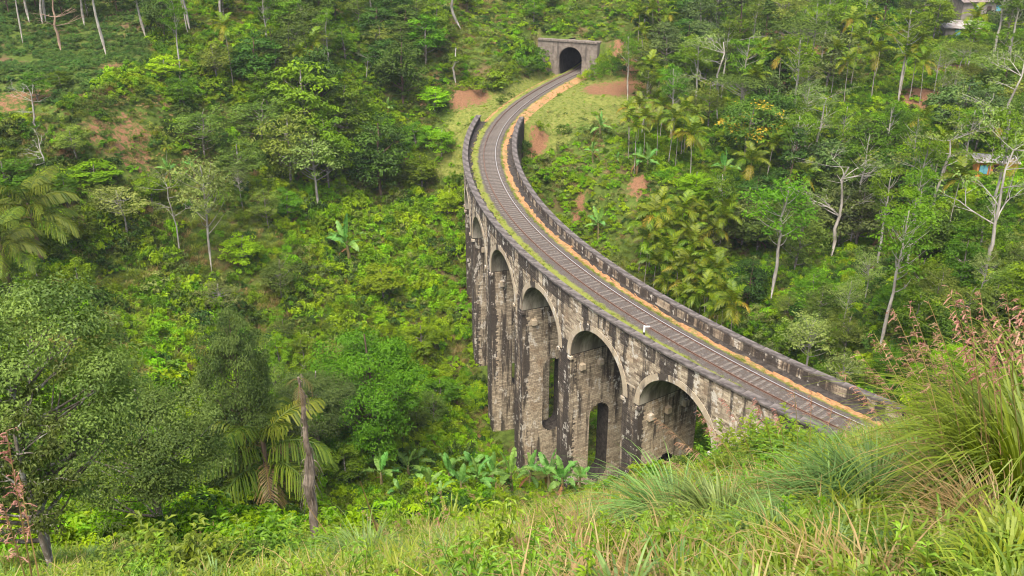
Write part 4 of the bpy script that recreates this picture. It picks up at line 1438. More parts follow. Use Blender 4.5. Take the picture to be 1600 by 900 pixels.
# single trees, right side
L_ = [
 ('flowering', 1160, 268, 1160, 150, 125, 'spreading tree dotted with yellow blossom in the right forest'),
 ('sparse', 1452, 372, 1492, 178, 120, 'leaning white trunked tree with bare forked branches in the right forest'),
 ('sparse', 1275, 240, 1275, 130, 80, 'slim white trunked tree left of the middle of the right forest'),
 ('umbrella', 1240, 125, 1255, 25, 140, 'flat topped spreading tree with bare lower limbs near the upper right'),
 ('bare', 1468, 170, 1475, 75, 30, 'thick mossy leaning bare trunk on the upper right hillside'),
 ('tall', 1510, 120, 1528, 20, 55, 'tall leaning pale trunked tree below the hilltop houses'),
 ('tall', 1575, 268, 1597, 130, 45, 'pale trunked tree leaning over the orange house'),
 ('olive', 1240, 430, 1245, 322, 100, 'low spreading olive tree above the grassy hollow on the right'),
 ('green', 1340, 330, 1345, 255, 90, 'broad tree with many thin stems left of the leaning white tree'),
 ('airy', 1255, 600, 1240, 490, 110, 'thin double stemmed tree right behind the near end of the inner parapet'),
 ('bright', 1085, 310, 1085, 262, 80, 'light green bush like tree between the two palm groves'),
 ('olive', 1110, 420, 1128, 345, 75, 'grey green tree growing out of the palm grove behind the parapet'),
 ('dense', 1165, 490, 1170, 400, 80, 'dark bluish tree at the right edge of the parapet palm grove'),
 ('dense', 1265, 330, 1265, 260, 110, 'dark broad tree in the shade at the middle of the right forest'),
]
for k_, a, b_, c, d_, w_, lab in L_:
    b, h, w = at_base(a, b_, c, d_, w_)
    plant_tree(k_, b, h, w, lab)

# ------------------------------------------------------------------ the woods: many trees, each a thing
def inside(px, py, poly):
    c = False
    for (x0, y0), (x1, y1) in zip(poly, poly[1:] + poly[:1]):
        if (y0 > py) != (y1 > py) and px < (x1 - x0) * (py - y0) / (y1 - y0) + x0: c = not c
    return c
def wood(poly, sx, sy, kinds, hrange, wr, region, group, gap=2.2, avoid=()):
    ks = [k for k, n in kinds for _ in range(n)]
    xs = [p[0] for p in poly]; ys = [p[1] for p in poly]
    y, r = min(ys), 0
    while y < max(ys):
        x = min(xs) + (r % 2) * sx / 2
        while x < max(xs):
            px_, py_ = x + pr.uniform(-.45, .45) * sx, y + pr.uniform(-.45, .45) * sy
            x += sx
            if not inside(px_, py_, poly): continue
            if any(abs(px_ - a) < c and abs(py_ - b) < d for a, b, c, d in avoid): continue
            k = pr.choice(ks)
            h = pr.uniform(*hrange)
            if k in ('tall', 'column', 'sparse'): h *= 1.5
            b = by_top(px_, py_, h * .92)
            if b[1] > 258 or not clear_of_line(b, 5.5): continue
            if any((b[0] - q[0]) ** 2 + (b[1] - q[1]) ** 2 < gap * gap for q in PLACED): continue
            st = TR[k][0]
            auto(plant_tree(k, b, h, h * st['W'] / st['H'] * pr.uniform(*wr), PH[k] + ' ' + region, PH[k] + 's ' + group), PH[k], h)
        y += sy; r += 1
wood([(975, -60), (1620, -60), (1620, 330), (1440, 330), (1340, 300), (1180, 330), (1120, 260), (1090, 140), (1000, 130), (985, 60)], 40, 27,
     [('dense', 6), ('forest', 8), ('green', 2), ('olive', 4), ('airy', 4), ('tall', 9), ('column', 2), ('sparse', 2), ('umbrella', 1)], (7.5, 12), (1.0, 1.4), 'in the forest on the right hillside', 'on the right hillside', 2.2,
     [(1290, 75, 35, 14), (1440, 150, 25, 25), (1550, 285, 78, 80), (1385, 85, 80, 72), (1040, 190, 62, 52), (1530, 25, 40, 30), (1160, 200, 55, 45), (1490, 200, 25, 25)])
wood([(1180, 500), (1250, 430), (1330, 400), (1440, 330), (1620, 310), (1620, 520), (1450, 560), (1400, 600), (1330, 590), (1210, 540)], 42, 30,
     [('olive', 5), ('airy', 3), ('green', 3), ('bright', 2), ('dense', 1)], (4, 6.5), (.9, 1.3), 'on the slope right of the near parapet', 'on the near right slope', 2.2, [(1230, 420, 40, 30)])
wood([(380, -70), (690, -70), (680, 30), (650, 50), (600, 110), (560, 60), (520, 90), (460, 80), (420, 130), (390, 120)], 40, 26,
     [('dense', 5), ('green', 4), ('column', 2), ('tall', 3), ('airy', 1), ('olive', 2)], (7, 10), (1.0, 1.35), 'in the forest at the upper left', 'of the upper left forest', 2.2)
wood([(230, -80), (390, -80), (390, 10), (340, 15), (240, 0)], 40, 30, [('dense', 3), ('tall', 2), ('green', 2), ('column', 1)], (7, 10), (.8, 1.0), 'at the forest edge above the tea field', 'above the tea field', 2.2)
wood([(-20, -110), (230, -110), (230, -45), (-20, -40)], 38, 30, [('dense', 3), ('green', 2), ('tall', 2)], (7, 10), (.8, 1.0), 'on the ridge behind the tea field', 'behind the tea field', 2.2)
wood([(330, 640), (380, 560), (450, 480), (520, 520), (680, 600), (690, 690), (560, 720), (470, 700), (340, 740)], 55, 40, [('olive', 4), ('green', 3), ('dense', 2)], (4, 6.5), (.9, 1.2), 'low on the left slope above the valley floor', 'low on the left slope', 2.5)
wood([(-20, 200), (60, 230), (110, 260), (120, 420), (-20, 420)], 50, 40, [('green', 3), ('olive', 3), ('dense', 1)], (4, 6.5), (.8, 1.1), 'at the left edge of the hillside', 'at the left edge', 2.2, [(50, 330, 60, 60)])
wood([(690, -60), (980, -60), (985, 20), (940, 30), (880, -10), (740, 0)], 46, 30, [('green', 3), ('dense', 2), ('airy', 1)], (4.5, 7), (.8, 1.1), 'on the hill above the tunnel', 'above the tunnel', 2.2)

M['dead_bark'] = bark_mat('dead_palm_bark', (0.1, 0.075, 0.055), (0.3, 0.25, 0.2), 5.0)
# dead palm trunk, lower left
def dead_palm():
    b_, h, w = at_base(492, 872, 470, 570, 10, 22)
    rg = np.random.default_rng(77)
    t = thing('dead_palm', 'ragged grey dead palm trunk with shredded top at lower left', 'dead tree', tuple(b_ - np.array([0, 0, .2])))
    lean = (z_at(470, 570, b_[1]) - b_[2]) * 0
    dx = ray(470, 570)[0] * b_[1] - b_[0]
    tb = MB(); z = np.linspace(-.3, h * .97, 22)
    wob = np.cumsum(rg.normal(0, .03, 22))
    pts_ = np.column_stack([dx * (z / h) + wob, rg.normal(0, .04, 22), z])
    rr_ = np.interp(z / h, [0, .3, .55, .6, .8, 1], [.14, .15, .19, .1, .08, .025]) * (1 + .12 * rg.normal(size=22))
    tb.tube(pts_, rr_, 9)
    for i in range(150):
        zz = rg.uniform(.25, .97) ** .9 * h
        p = np.array([np.interp(zz, z, pts_[:, 0]), 0, zz]); a = rg.uniform(0, 6.28)
        d = np.array([math.cos(a), math.sin(a), 0])
        L = rg.uniform(.15, .5) * (1.2 if .35 < zz / h < .62 else .6)
        tb.tube(bez(p + d * .08, p + d * L * .5 + np.array([0, 0, .12]), p + d * L * .75 + np.array([0, 0, -L * 1.2]), 5), np.linspace(.022, .004, 5), 3, cap=False)
    part('trunk', tb.build('trunk', M['dead_bark']), t)
    fm = frond_mesh(78, h * .1, .1, -1.5, 10, .3, .95, .02, 'dry')
    for i in range(3):
        part('dry_frond', fm, t, tuple(pts_[-1] - np.array([0, 0, .12 * i])), (0, rg.uniform(-.3, .3), i * 2.4), (1, 1, 1))
dead_palm()

# ------------------------------------------------------------------ ground cover: uncountable, so one object per kind, spread by geometry nodes
def shrub_mesh(seed, r, h, n, leaf, mat, ratio=.5, up=.5, stems=5):
    rg = np.random.default_rng(seed)
    b = MB()
    k = rg.integers(9, 14)
    for _ in range(k):
        a = rg.uniform(0, 6.283); q = r * rg.uniform(0, 1) ** .6
        c = np.array([math.cos(a) * q, math.sin(a) * q, h * rg.uniform(.25, 1.0) * (1 - .45 * (q / r) ** 2)])
        m = int(n / k)
        d = sph(rg, m); d[:, 2] = np.abs(d[:, 2]) * .9
        cr = r * rg.uniform(.25, .42)
        P = c + d * (cr * rg.uniform(.3, 1.1, m))[:, None]
        P[:, 2] = np.maximum(P[:, 2], .02)
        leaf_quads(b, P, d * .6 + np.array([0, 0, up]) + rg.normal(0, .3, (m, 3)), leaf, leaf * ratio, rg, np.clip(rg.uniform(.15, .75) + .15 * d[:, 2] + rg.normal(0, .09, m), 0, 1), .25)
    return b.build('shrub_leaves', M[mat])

def blades(b, rg, n, L, w, spread, lean, base_r, bend=1.0, tone=(.2, .9), seg=4):
    """arching grass blades"""
    a = rg.uniform(0, 6.283, n)
    L = L * rg.uniform(.55, 1.1, n)
    out = np.stack([np.cos(a), np.sin(a)], 1)
    p0 = out * (base_r * rg.uniform(0, 1, n) ** .6)[:, None]
    d = out * (spread * rg.uniform(.3, 1.1, n))[:, None] + np.array(lean)[None]
    side = np.stack([-out[:, 1], out[:, 0], np.zeros(n)], 1)
    bd = bend * rg.uniform(.5, 1.2, n)
    t = np.linspace(0, 1, seg + 1)
    Vs = []
    for tt in t:
        hor = d * (tt ** 1.25 * 1.0 + .15 * tt)[None] if False else d * (tt ** 1.55)
        z = tt * (1 - .38 * bd * tt ** 1.3) - .42 * bd * tt ** 3.2
        P = np.column_stack([p0 + hor * L[:, None], z * L])
        ww = (w * (1 - tt ** 1.6) * .5 + .0008) * rg.uniform(.8, 1.2, n)
        Vs += [P - side * ww[:, None], P + side * ww[:, None]]
    V = np.stack(Vs, 1)
    m = 2 * (seg + 1)
    base = (np.arange(n) * m)[:, None]
    F = np.concatenate([base + np.array([[2 * i, 2 * i + 1, 2 * i + 3, 2 * i + 2]]) for i in range(seg)], 0)
    tn = rg.uniform(*tone, n)
    b.add(V.reshape(-1, 3), F, np.tile(tn, seg))

def weed_mesh(seed, h, n_stem, leaf, mat, ratio=.33):
    rg = np.random.default_rng(seed)
    b = MB()
    for s in range(n_stem):
        a = rg.uniform(0, 6.283); r = rg.uniform(0, .28)
        p0 = np.array([math.cos(a) * r, math.sin(a) * r, -.05])
        hh = h * rg.uniform(.5, 1.1)
        p2 = p0 + np.array([math.cos(a), math.sin(a), 0]) * hh * rg.uniform(.05, .4) + np.array([0, 0, hh])
        q = bez(p0, (p0 + p2) / 2 + rg.normal(0, .04, 3), p2, 6)
        b.tube(q, np.linspace(.007, .002, 6), 3, .1, cap=False)
        m = int(7 + hh * 16)
        u = rg.uniform(.15, 1, m) ** .7
        for k in range(m):
            p = np.array([np.interp(u[k], np.linspace(0, 1, 6), q[:, j]) for j in range(3)])
            az = k * 2.4 + rg.uniform(-.4, .4)
            o = np.array([math.cos(az), math.sin(az), rg.uniform(-.1, .6)]); o /= np.linalg.norm(o)
            sd_ = np.array([-math.sin(az), math.cos(az), 0])
            L = leaf * rg.uniform(.6, 1.2) * (1.15 - .4 * u[k]); w = L * ratio
            md = p + o * L * .45 + np.array([0, 0, .03 * L])
            e = p + o * L - np.array([0, 0, L * rg.uniform(.05, .35)])
            V = [p, md + sd_ * w / 2 + np.array([0, 0, .25 * w]), e, md - sd_ * w / 2 + np.array([0, 0, .25 * w]), md]
            tn = np.clip(rg.normal(.5, .2) + .3 * (u[k] - .5), 0, 1)
            b.add(np.array(V), [[0, 4, 2, 1], [0, 3, 2, 4]], tn)
    return b.build('weed_leaves', M[mat])

def scatter(name, label, cat, P, rot, scl, idx, meshes):
    """one object: points on the ground, each carrying a copy of one of the given plants"""
    me = bpy.data.meshes.new(name)
    me.vertices.add(len(P)); me.vertices.foreach_set('co', np.asarray(P, np.float32).ravel())
    a = me.attributes.new('turn', 'FLOAT_VECTOR', 'POINT'); a.data.foreach_set('vector', np.asarray(rot, np.float32).ravel())
    a = me.attributes.new('size', 'FLOAT_VECTOR', 'POINT'); a.data.foreach_set('vector', np.asarray(scl, np.float32).ravel())
    a = me.attributes.new('pick', 'INT', 'POINT'); a.data.foreach_set('value', np.asarray(idx, np.int32))
    o = part(name, me)
    src = bpy.data.collections.new(name + '_plants')
    for i, m in enumerate(meshes):
        s_ = bpy.data.objects.new('%s_%03d' % (m.name.split('.')[0], i), m)
        src.objects.link(s_)
    ng = bpy.data.node_groups.new(name + '_nodes', 'GeometryNodeTree')
    ng.interface.new_socket('Geometry', in_out='INPUT', socket_type='NodeSocketGeometry')
    ng.interface.new_socket('Geometry', in_out='OUTPUT', socket_type='NodeSocketGeometry')
    gi = ng.nodes.new('NodeGroupInput'); go = ng.nodes.new('NodeGroupOutput')
    ip = ng.nodes.new('GeometryNodeInstanceOnPoints')
    ci = ng.nodes.new('GeometryNodeCollectionInfo')
    ci.inputs['Collection'].default_value = src
    ci.inputs['Separate Children'].default_value = True
    ci.inputs['Reset Children'].default_value = True
    def na(nm, t):
        n = ng.nodes.new('GeometryNodeInputNamedAttribute'); n.data_type = t
        n.inputs['Name'].default_value = nm
        return n.outputs['Attribute']
    L = ng.links.new
    L(gi.outputs[0], ip.inputs['Points']); L(ci.outputs[0], ip.inputs['Instance'])
    ip.inputs['Pick Instance'].default_value = True
    L(na('pick', 'INT'), ip.inputs['Instance Index'])
    e2r = ng.nodes.new('FunctionNodeEulerToRotation')
    L(na('turn', 'FLOAT_VECTOR'), e2r.inputs[0]); L(e2r.outputs[0], ip.inputs['Rotation'])
    L(na('size', 'FLOAT_VECTOR'), ip.inputs['Scale'])
    L(ip.outputs[0], go.inputs[0])
    md = o.modifiers.new('spread', 'NODES'); md.node_group = ng
    return tag(o, label, cat, kind='stuff')

rs = np.random.default_rng(21)
def jitter_grid(y0, y1, sp, margin=1.12):
    xm = y1 * .62 * margin + 6
    X, Y = np.meshgrid(np.arange(-xm, xm, sp), np.arange(y0, y1, sp))
    X = X + rs.uniform(-.5, .5, X.shape) * sp; Y = Y + rs.uniform(-.5, .5, Y.shape) * sp
    X, Y = X.ravel(), Y.ravel()
    Z = ground(X, Y)
    px_, py_, dep = project(np.stack([X, Y, Z + .5], 1))
    k = (px_ > -90) & (px_ < 1690) & (py_ > -70) & (py_ < 1010) & (np.abs(X) < 148) & (Y < 260)
    return X[k], Y[k], Z[k], px_[k], py_[k], dep[k]
def field(scale, seed):
    rg = np.random.default_rng(seed)
    Zf = rg.normal(0, 1, (int(300 / scale) + 4, int(310 / scale) + 4))
    return lambda x, y: bilin(Zf, -150, -20, scale, x, y)
def mask(A, x, y): return bilin(A, -150, -20, GS, x, y)

SH = []          # undergrowth stock: (first index, count) per kind
KIDX = {}
def stock(kind, meshes):
    KIDX[kind] = (len(SH), len(meshes)); SH.extend(meshes)
stock('lime', [shrub_mesh(10 + i, 1.0, 1.0, 420, .25, 'lime', .55) for i in range(4)])
stock('mid', [shrub_mesh(20 + i, 1.0, 1.0, 400, .25, 'mid', .5) for i in range(4)])
stock('dark', [shrub_mesh(30 + i, 1.0, 1.1, 300, .26, 'dark', .5) for i in range(3)])
stock('olive', [shrub_mesh(40 + i, 1.0, 1.0, 280, .22, 'olive', .45) for i in range(3)])
stock('pale', [shrub_mesh(50 + i, 1.0, 1.1, 260, .22, 'pale', .45) for i in range(2)])
stock('dry', [shrub_mesh(60 + i, .9, .6, 170, .26, 'dry', .25, .2) for i in range(2)])
def tuft_mesh(seed, n, L, mat, w=.03, spread=.55, base=.3):
    rg = np.random.default_rng(seed); b = MB()
    blades(b, rg, n, L, w, spread, (0, 0), base)
    return b.build('grass_tuft', M[mat])
stock('grass', [tuft_mesh(70 + i, 110, 1.0, 'grass', .045, .7, .6) for i in range(3)])
stock('straw', [tuft_mesh(75 + i, 90, .9, 'straw', .04, .8, .6) for i in range(2)])

X, Y, Z, PX, PY, DEP = jitter_grid(30, 250, .9)
fA, fB, fC = field(9, 1), field(4, 2), field(16, 3)
va, vb, vc = fA(X, Y), fB(X, Y), fC(X, Y)
mred, mlawn = mask(red, X, Y), mask(lawn, X, Y)
pa, pdr = to_polar(X, Y)
dtk = dist_track(X, Y)
ok = ~((pa < A_FAR + .01) & (pa > A_NEAR - .02) & (pdr > -5.7) & (pdr < 4.0) & (Z > -3.2)) & ((dtk > 3.9) | (((X - T_C[0]) * T_F[0] + (Y - T_C[1]) * T_F[1]) > 3))
ok &= ~((pa < A_FAR) & (pa > A_NEAR) & (pdr > -4.6) & (pdr < 2.9) & (rs.random(len(X)) < .7))
ok &= rs.random(len(X)) > np.clip(mred * 1.5 - .15, 0, np.where(PX < 760, .62, .9))
tuv = (X - T_C[0]) * T_R[0] + (Y - T_C[1]) * T_R[1]; tvv = (X - T_C[0]) * T_F[0] + (Y - T_C[1]) * T_F[1]
ok &= ~((np.abs(tuv) < 8.3) & (tvv > -1.0) & (tvv < 3.2))
ok &= ~((np.abs(tuv) < 4.5) & (tvv > -14) & (tvv < 1))
TEA = [(-80, -60), (330, -60), (232, 40), (238, 84), (180, 108), (130, 142), (70, 165), (-80, 175)]
tea = np.array([inside(a, b_, TEA) for a, b_ in zip(PX, PY)])
w_ = {}
left = (PX < 775) & (PY > 190)
bank = (np.hypot((PX - 200) / 150, (PY - 220) / 85) < 1)
tun = (PX > 640) & (PX < 1000) & (PY < 190)
right = ~left & ~tun & (PX > 760)
nearr = (PX > 1150) & (PY > 330) & (Y > 60)
upl = ~left & ~tun & (PX <= 760)
n_ = len(X)
def W(**kw): return kw
def weights(i):
    if bank[i]: return W(lime=1.2, mid=1, olive=3, dry=2.6, straw=1.6, pale=.6)
    if left[i]:
        if PX[i] < 230 and PY[i] < 420: return W(lime=2.5, mid=3, olive=2.5, dry=.6, dark=.5)
        if PX[i] < 440 and PY[i] > 690: return W(dark=4, mid=1.5, olive=1)
        if PY[i] > 560: return W(lime=2.5, mid=3.5, dark=1.2, olive=2, dry=.3)
        return W(lime=6, mid=2.2, olive=1.1, dry=.25, grass=.5, dark=.25)
    if tun[i]: return W(lime=3, mid=2.5, olive=1.6, dry=.6, grass=1.6, straw=.5)
    if nearr[i]: return W(olive=3, mid=2, lime=1.8, pale=1.6, dry=.5, grass=1)
    if upl[i]: return W(mid=2.5, lime=2, olive=1.5, dark=1)
    if PX[i] < 1000: return W(lime=2.2, mid=2.2, grass=2, straw=.6, olive=.8)
    return W(mid=2.2, dark=4, olive=2.2, lime=.5, grass=.4)
idx_ = np.zeros(n_, int); sc_ = np.zeros((n_, 3)); use = np.zeros(n_, bool)
U1 = rs.random(n_)
GN = {'lime': va, 'mid': -va, 'dark': vb - .4, 'olive': vc, 'dry': -vc, 'pale': vc * .5, 'grass': vb, 'straw': -vb}
for i in range(n_):
    if not ok[i] or tea[i]: continue
    if mlawn[i] > .12 and rs.random() < min(.93, .3 + mlawn[i] * .8): continue
    ww = weights(i)
    ks = list(ww); pv = np.array([ww[k] * math.exp(.95 * GN[k][i]) for k in ks]); pv /= pv.sum()
    k = ks[np.searchsorted(np.cumsum(pv), U1[i] * .9999)]
    f0, c0 = KIDX[k]
    idx_[i] = f0 + rs.integers(c0)
    s = rs.uniform(.75, 1.35) * (1 + .35 * max(-.8, min(1.6, vb[i])))
    if mlawn[i] > .1: s *= .45
    if left[i] and not bank[i]: s *= 1.25
    if right[i] and not nearr[i] and PX[i] < 1000: s *= .75
    if Y[i] < 48: s *= .8
    hgt = s * rs.uniform(.75, 1.25)
    if k in ('lime', 'mid', 'olive') and left[i]: hgt *= 1.15
    sc_[i] = (s, s, hgt); use[i] = True
rot_ = np.stack([rs.uniform(-.15, .15, n_), rs.uniform(-.15, .15, n_), rs.uniform(0, 6.28, n_)], 1)
P_ = np.stack([X, Y, Z - .12], 1)
scatter('undergrowth', 'dense tangle of green shrubs and tall weeds covering the valley sides', 'undergrowth', P_[use], rot_[use], sc_[use], idx_[use], SH)

# tea: clipped bushes in close rows along the contour
tm = [shrub_mesh(80 + i, .75, .75, 330, .2, 'tea', .5, .7) for i in range(3)]
tx, ty, tz, tpx, tpy, td = jitter_grid(110, 190, .9)
ins = np.array([inside(a, b_, TEA) for a, b_ in zip(tpx, tpy)])
rowphase = np.mod(tz / .78 + .25 * fB(tx, ty), 1)
k = ins & (np.abs(rowphase - .5) < .33) & (mask(red, tx, ty) < .35)
kn = int(k.sum())
scatter('tea_bushes', 'dark green tea bushes in close rows on the upper left hillside', 'tea bushes', np.stack([tx, ty, tz - .1], 1)[k], np.stack([np.zeros(kn), np.zeros(kn), rs.uniform(0, 6.28, kn)], 1), rs.uniform(.75, 1.1, (kn, 1)) * np.ones((1, 3)), rs.integers(0, 3, kn), tm)

# turf on the deck and round the tunnel clearing
vm = [tuft_mesh(90 + i, 46, .34, 'grass', .022, .6, .28) for i in range(3)] + [tuft_mesh(95, 40, .3, 'straw', .02, .8, .3)]
vp, vs = [], []
for s in np.arange(4, CS[-1] - 24, .2):
    c = along(s, 0)
    a, d = to_polar(c[0], c[1])
    for side, lo_, hi_ in ((1, 1.75, 2.9), (-1, 1.65, 2.0)):
        on = A_NEAR < a < A_FAR
        if not on: hi_ = 3.9
        pat = math.sin(s * 1.3 + side) + math.sin(s * .47 + 2 * side) + rs.normal(0, .9)
        if pat < -.2: continue
        o = rs.uniform(lo_, hi_) * side
        if on and o > 2.55 - d: continue
        q = along(s + rs.uniform(-.1, .1), o, -.2 - max(0, abs(o) - 1.7) * .07 - (0 if on else np.clip((abs(o) - 2.2) / 1.6, 0, 1) ** 2 * .45))
        vp.append(q); vs.append(rs.uniform(.45, 1.0))
lx, ly, lz, lpx, lpy, ld = jitter_grid(145, 192, .7)
kk = (rs.random(len(lx)) < .75 + .4 * fB(lx, ly)) & (mask(lawn, lx, ly) > .1) & (dist_track(lx, ly) > 3.6) & (mask(red, lx, ly) < .35 + .2 * rs.random(len(lx)))
kk &= ~((np.abs((lx - T_C[0]) * T_R[0] + (ly - T_C[1]) * T_R[1]) < 7.5) & ((lx - T_C[0]) * T_F[0] + (ly - T_C[1]) * T_F[1] > -1))
vp = np.vstack([np.array(vp), np.stack([lx, ly, lz], 1)[kk]]); vs = np.concatenate([vs, rs.uniform(.35, .95, kk.sum())])
kn = len(vp)
scatter('verge_grass', 'short turf along the track verges and the clearing by the tunnel', 'grass', vp, np.stack([np.zeros(kn), np.zeros(kn), rs.uniform(0, 6.28, kn)], 1), vs[:, None] * np.ones((1, 3)), rs.choice(4, kn, p=[.28, .28, .28, .16]), vm)

# near hillside: grass and weeds around the viewer
NG = [tuft_mesh(110 + i, 46, .5, 'grass', .022, .7, .16) for i in range(4)] + [tuft_mesh(115 + i, 42, .5, 'straw', .013, .95, .18) for i in range(3)] + [tuft_mesh(119, 46, .55, 'blue_grass', .02, .75, .14)]
NW = [weed_mesh(130 + i, .55, 9, .13, 'weed') for i in range(4)] + [weed_mesh(135 + i, .8, 11, .16, 'weed', .3) for i in range(3)] + [weed_mesh(139 + i, .6, 9, .11, 'mid') for i in range(2)] + [weed_mesh(142 + i, .65, 9, .1, 'olive') for i in range(2)] + [weed_mesh(145, .5, 9, .1, 'dry', .25)]
gp, gr, gs, gi_ = [], [], [], []
wp, wr_, ws, wi = [], [], [], []
for y0, y1, sp, f in ((1.6, 9, .17, 1), (9, 18, .27, 1.1), (18, 44, .48, 1.5)):
    nx_, ny_, nz_, npx, npy, nd = jitter_grid(y0, y1, sp)
    fa, fb = field(2.2, 31)(nx_, ny_), field(.9, 32)(nx_, ny_)
    pa2, pd2 = to_polar(nx_, ny_)
    for i in range(len(nx_)):
        if nd[i] < 1.6: continue
        if pa2[i] > A_NEAR - .1 and -6 < pd2[i] < 4.5: continue
        px_, py_ = npx[i], npy[i]
        # how weedy: the left and the middle distance are leafy, the right is grass
        weedy = .62 if px_ < 520 else (.34 if px_ < 900 else .26)
        if 1090 < px_ < 1330 and py_ < 740: weedy = .7
        if px_ > 1330 and py_ > 830: weedy = .75
        weedy += .22 * fa[i]
        base = (nx_[i], ny_[i], nz_[i] - .04)
        if rs.random() < weedy:
            k = rs.choice(12, p=np.array([4, 4, 4, 4, 3, 3, 3, 1.4, 1.4, 1.4, 1.4, 1.0]) / 31.6)
            if y0 < 9 and rs.random() < .3: continue
            wp.append(base); ws.append(rs.uniform(.5, 1.0) * min(f, 1.2) * (.62 if px_ < 520 else .75) * (1 + .2 * fb[i])); wi.append(k); wr_.append((rs.normal(0, .12), rs.normal(0, .12), rs.uniform(0, 6.28)))
        else:
            st = .1 + .18 * fb[i] + (.22 if 830 < px_ < 1080 and py_ > 745 else .06 if 620 < px_ < 1250 else 0)
            k = rs.integers(4, 7) if rs.random() < st else (7 if rs.random() < .12 else rs.integers(0, 4))
            gp.append(base); gs.append(rs.uniform(.5, 1.25) * f * .95); gi_.append(k); gr.append((rs.normal(.0, .2), rs.normal(-.1, .2), rs.uniform(0, 6.28)))
scatter('hillside_grass', 'mixed green and straw coloured grass on the near hillside', 'grass', gp, gr, np.array(gs)[:, None] * np.ones((1, 3)), gi_, NG)
scatter('hillside_weeds', 'bright green leafy weeds growing through the near hillside grass', 'weeds', wp, wr_, np.array(ws)[:, None] * np.ones((1, 3)), wi, NW)

# ------------------------------------------------------------------ single shrubs on the left slope and near hillside
SHT = {k: [shrub_mesh(160 + 7 * j + i, 1.0, 1.15, 620, .17, k, .5) for i in range(3)] for j, k in enumerate(('lime', 'mid', 'olive', 'dark'))}
def shrub(kind, base, r, h, label, group=None):
    t = thing('shrub', label, 'shrub', (base[0], base[1], base[2] - .1), (0, 0, pr.uniform(0, 6.28)), (r, r, h), group)
    part('foliage', SHT[kind][pr.randrange(3)], t)
    return t
COLR = {'lime': 'bright green', 'mid': 'mid green', 'olive': 'olive', 'dark': 'dark green'}
for i in range(110):
    px_, py_ = pr.uniform(330, 735), pr.uniform(230, 700)
    b = hit(px_, py_)
    a_, d_ = to_polar(b[0], b[1])
    if -6.5 < d_ < 5 or b[1] < 60: continue
    k = pr.choice(('lime', 'lime', 'lime', 'mid', 'mid', 'olive'))
    h_ = pr.uniform(1.1, 2.2)
    auto(shrub(k, b, pr.uniform(.9, 1.7), h_, 'x', COLR[k] + ' shrubs of the left slope'), COLR[k] + ' shrub', h_)
for px_, py_, r, h, k, lab in ((880, 135, 4, 4, 'lime', ''), ):
    pass
for px_, py_, w_, t_, k, lab in ((915, 126, 26, 106, 'lime', 'light green bush beside the right edge of the tunnel mouth'), (825, 110, 60, 75, 'mid', 'bush covering the lower left of the tunnel wall'), (845, 105, 30, 88, 'lime', 'small bush against the left side of the tunnel mouth'),
                              (760, 138, 70, 112, 'lime', 'bright leafy mound above the cleared bank left of the track'), (880, 212, 30, 195, 'dark', 'dark bush beside the red path right of the viaduct'), (845, 205, 25, 190, 'mid', 'small bush at the far end of the inner parapet'),
                              (820, 250, 30, 220, 'dark', 'dark bush under the inner parapet at its far end'), (785, 163, 22, 150, 'dark', 'small dark bush on the turf left of the track')):
    b = hit(px_, py_); dep = b[1] * _cp + (CAM_H - b[2]) * _sp
    shrub(k, b, w_ * dep / FPX / 2, max(.8, (z_at(px_, t_, b[1]) - b[2]) / 1.1), lab)
for px_, py_, r, h_, k in ((922, 118, 1.5, 2.2, 'lime'), (932, 122, 1.7, 2.4, 'mid'), (945, 124, 1.8, 2.8, 'mid'), (940, 112, 1.7, 2.8, 'lime'), (957, 118, 1.9, 3.0, 'mid'), (968, 120, 1.7, 2.6, 'dark'), (955, 106, 1.8, 2.8, 'mid'), (928, 108, 1.4, 2.4, 'lime'), (970, 108, 1.6, 2.4, 'dark'), (912, 126, 1.0, 1.3, 'lime'),
                     (846, 118, 1.6, 2.4, 'mid'), (836, 108, 1.8, 2.8, 'lime'), (826, 116, 1.7, 2.2, 'mid'), (852, 112, 1.2, 2.0, 'lime'), (838, 95, 1.8, 2.6, 'mid'), (822, 98, 1.9, 2.6, 'lime'), (848, 100, 1.4, 2.4, 'olive'), (810, 106, 1.8, 2.4, 'lime'), (858, 120, .8, 1.0, 'dark'), (800, 118, 1.6, 2.0, 'mid')):
    b = hit(px_, py_)
    auto(shrub(k, b, r, h_, 'x', 'shrubs beside the tunnel mouth'), COLR[k] + ' shrub', h_)
fb_ = shrub_mesh(199, 1.0, 1.2, 620, .17, 'yellow_tree', .5)
b = hit(316, 540); t = thing('flowering_shrub', 'shrub dotted with yellow blossom right of the largest tree crown', 'shrub', tuple(b), (0, 0, 1), (1.6, 1.6, 1.7)); part('foliage', fb_, t)
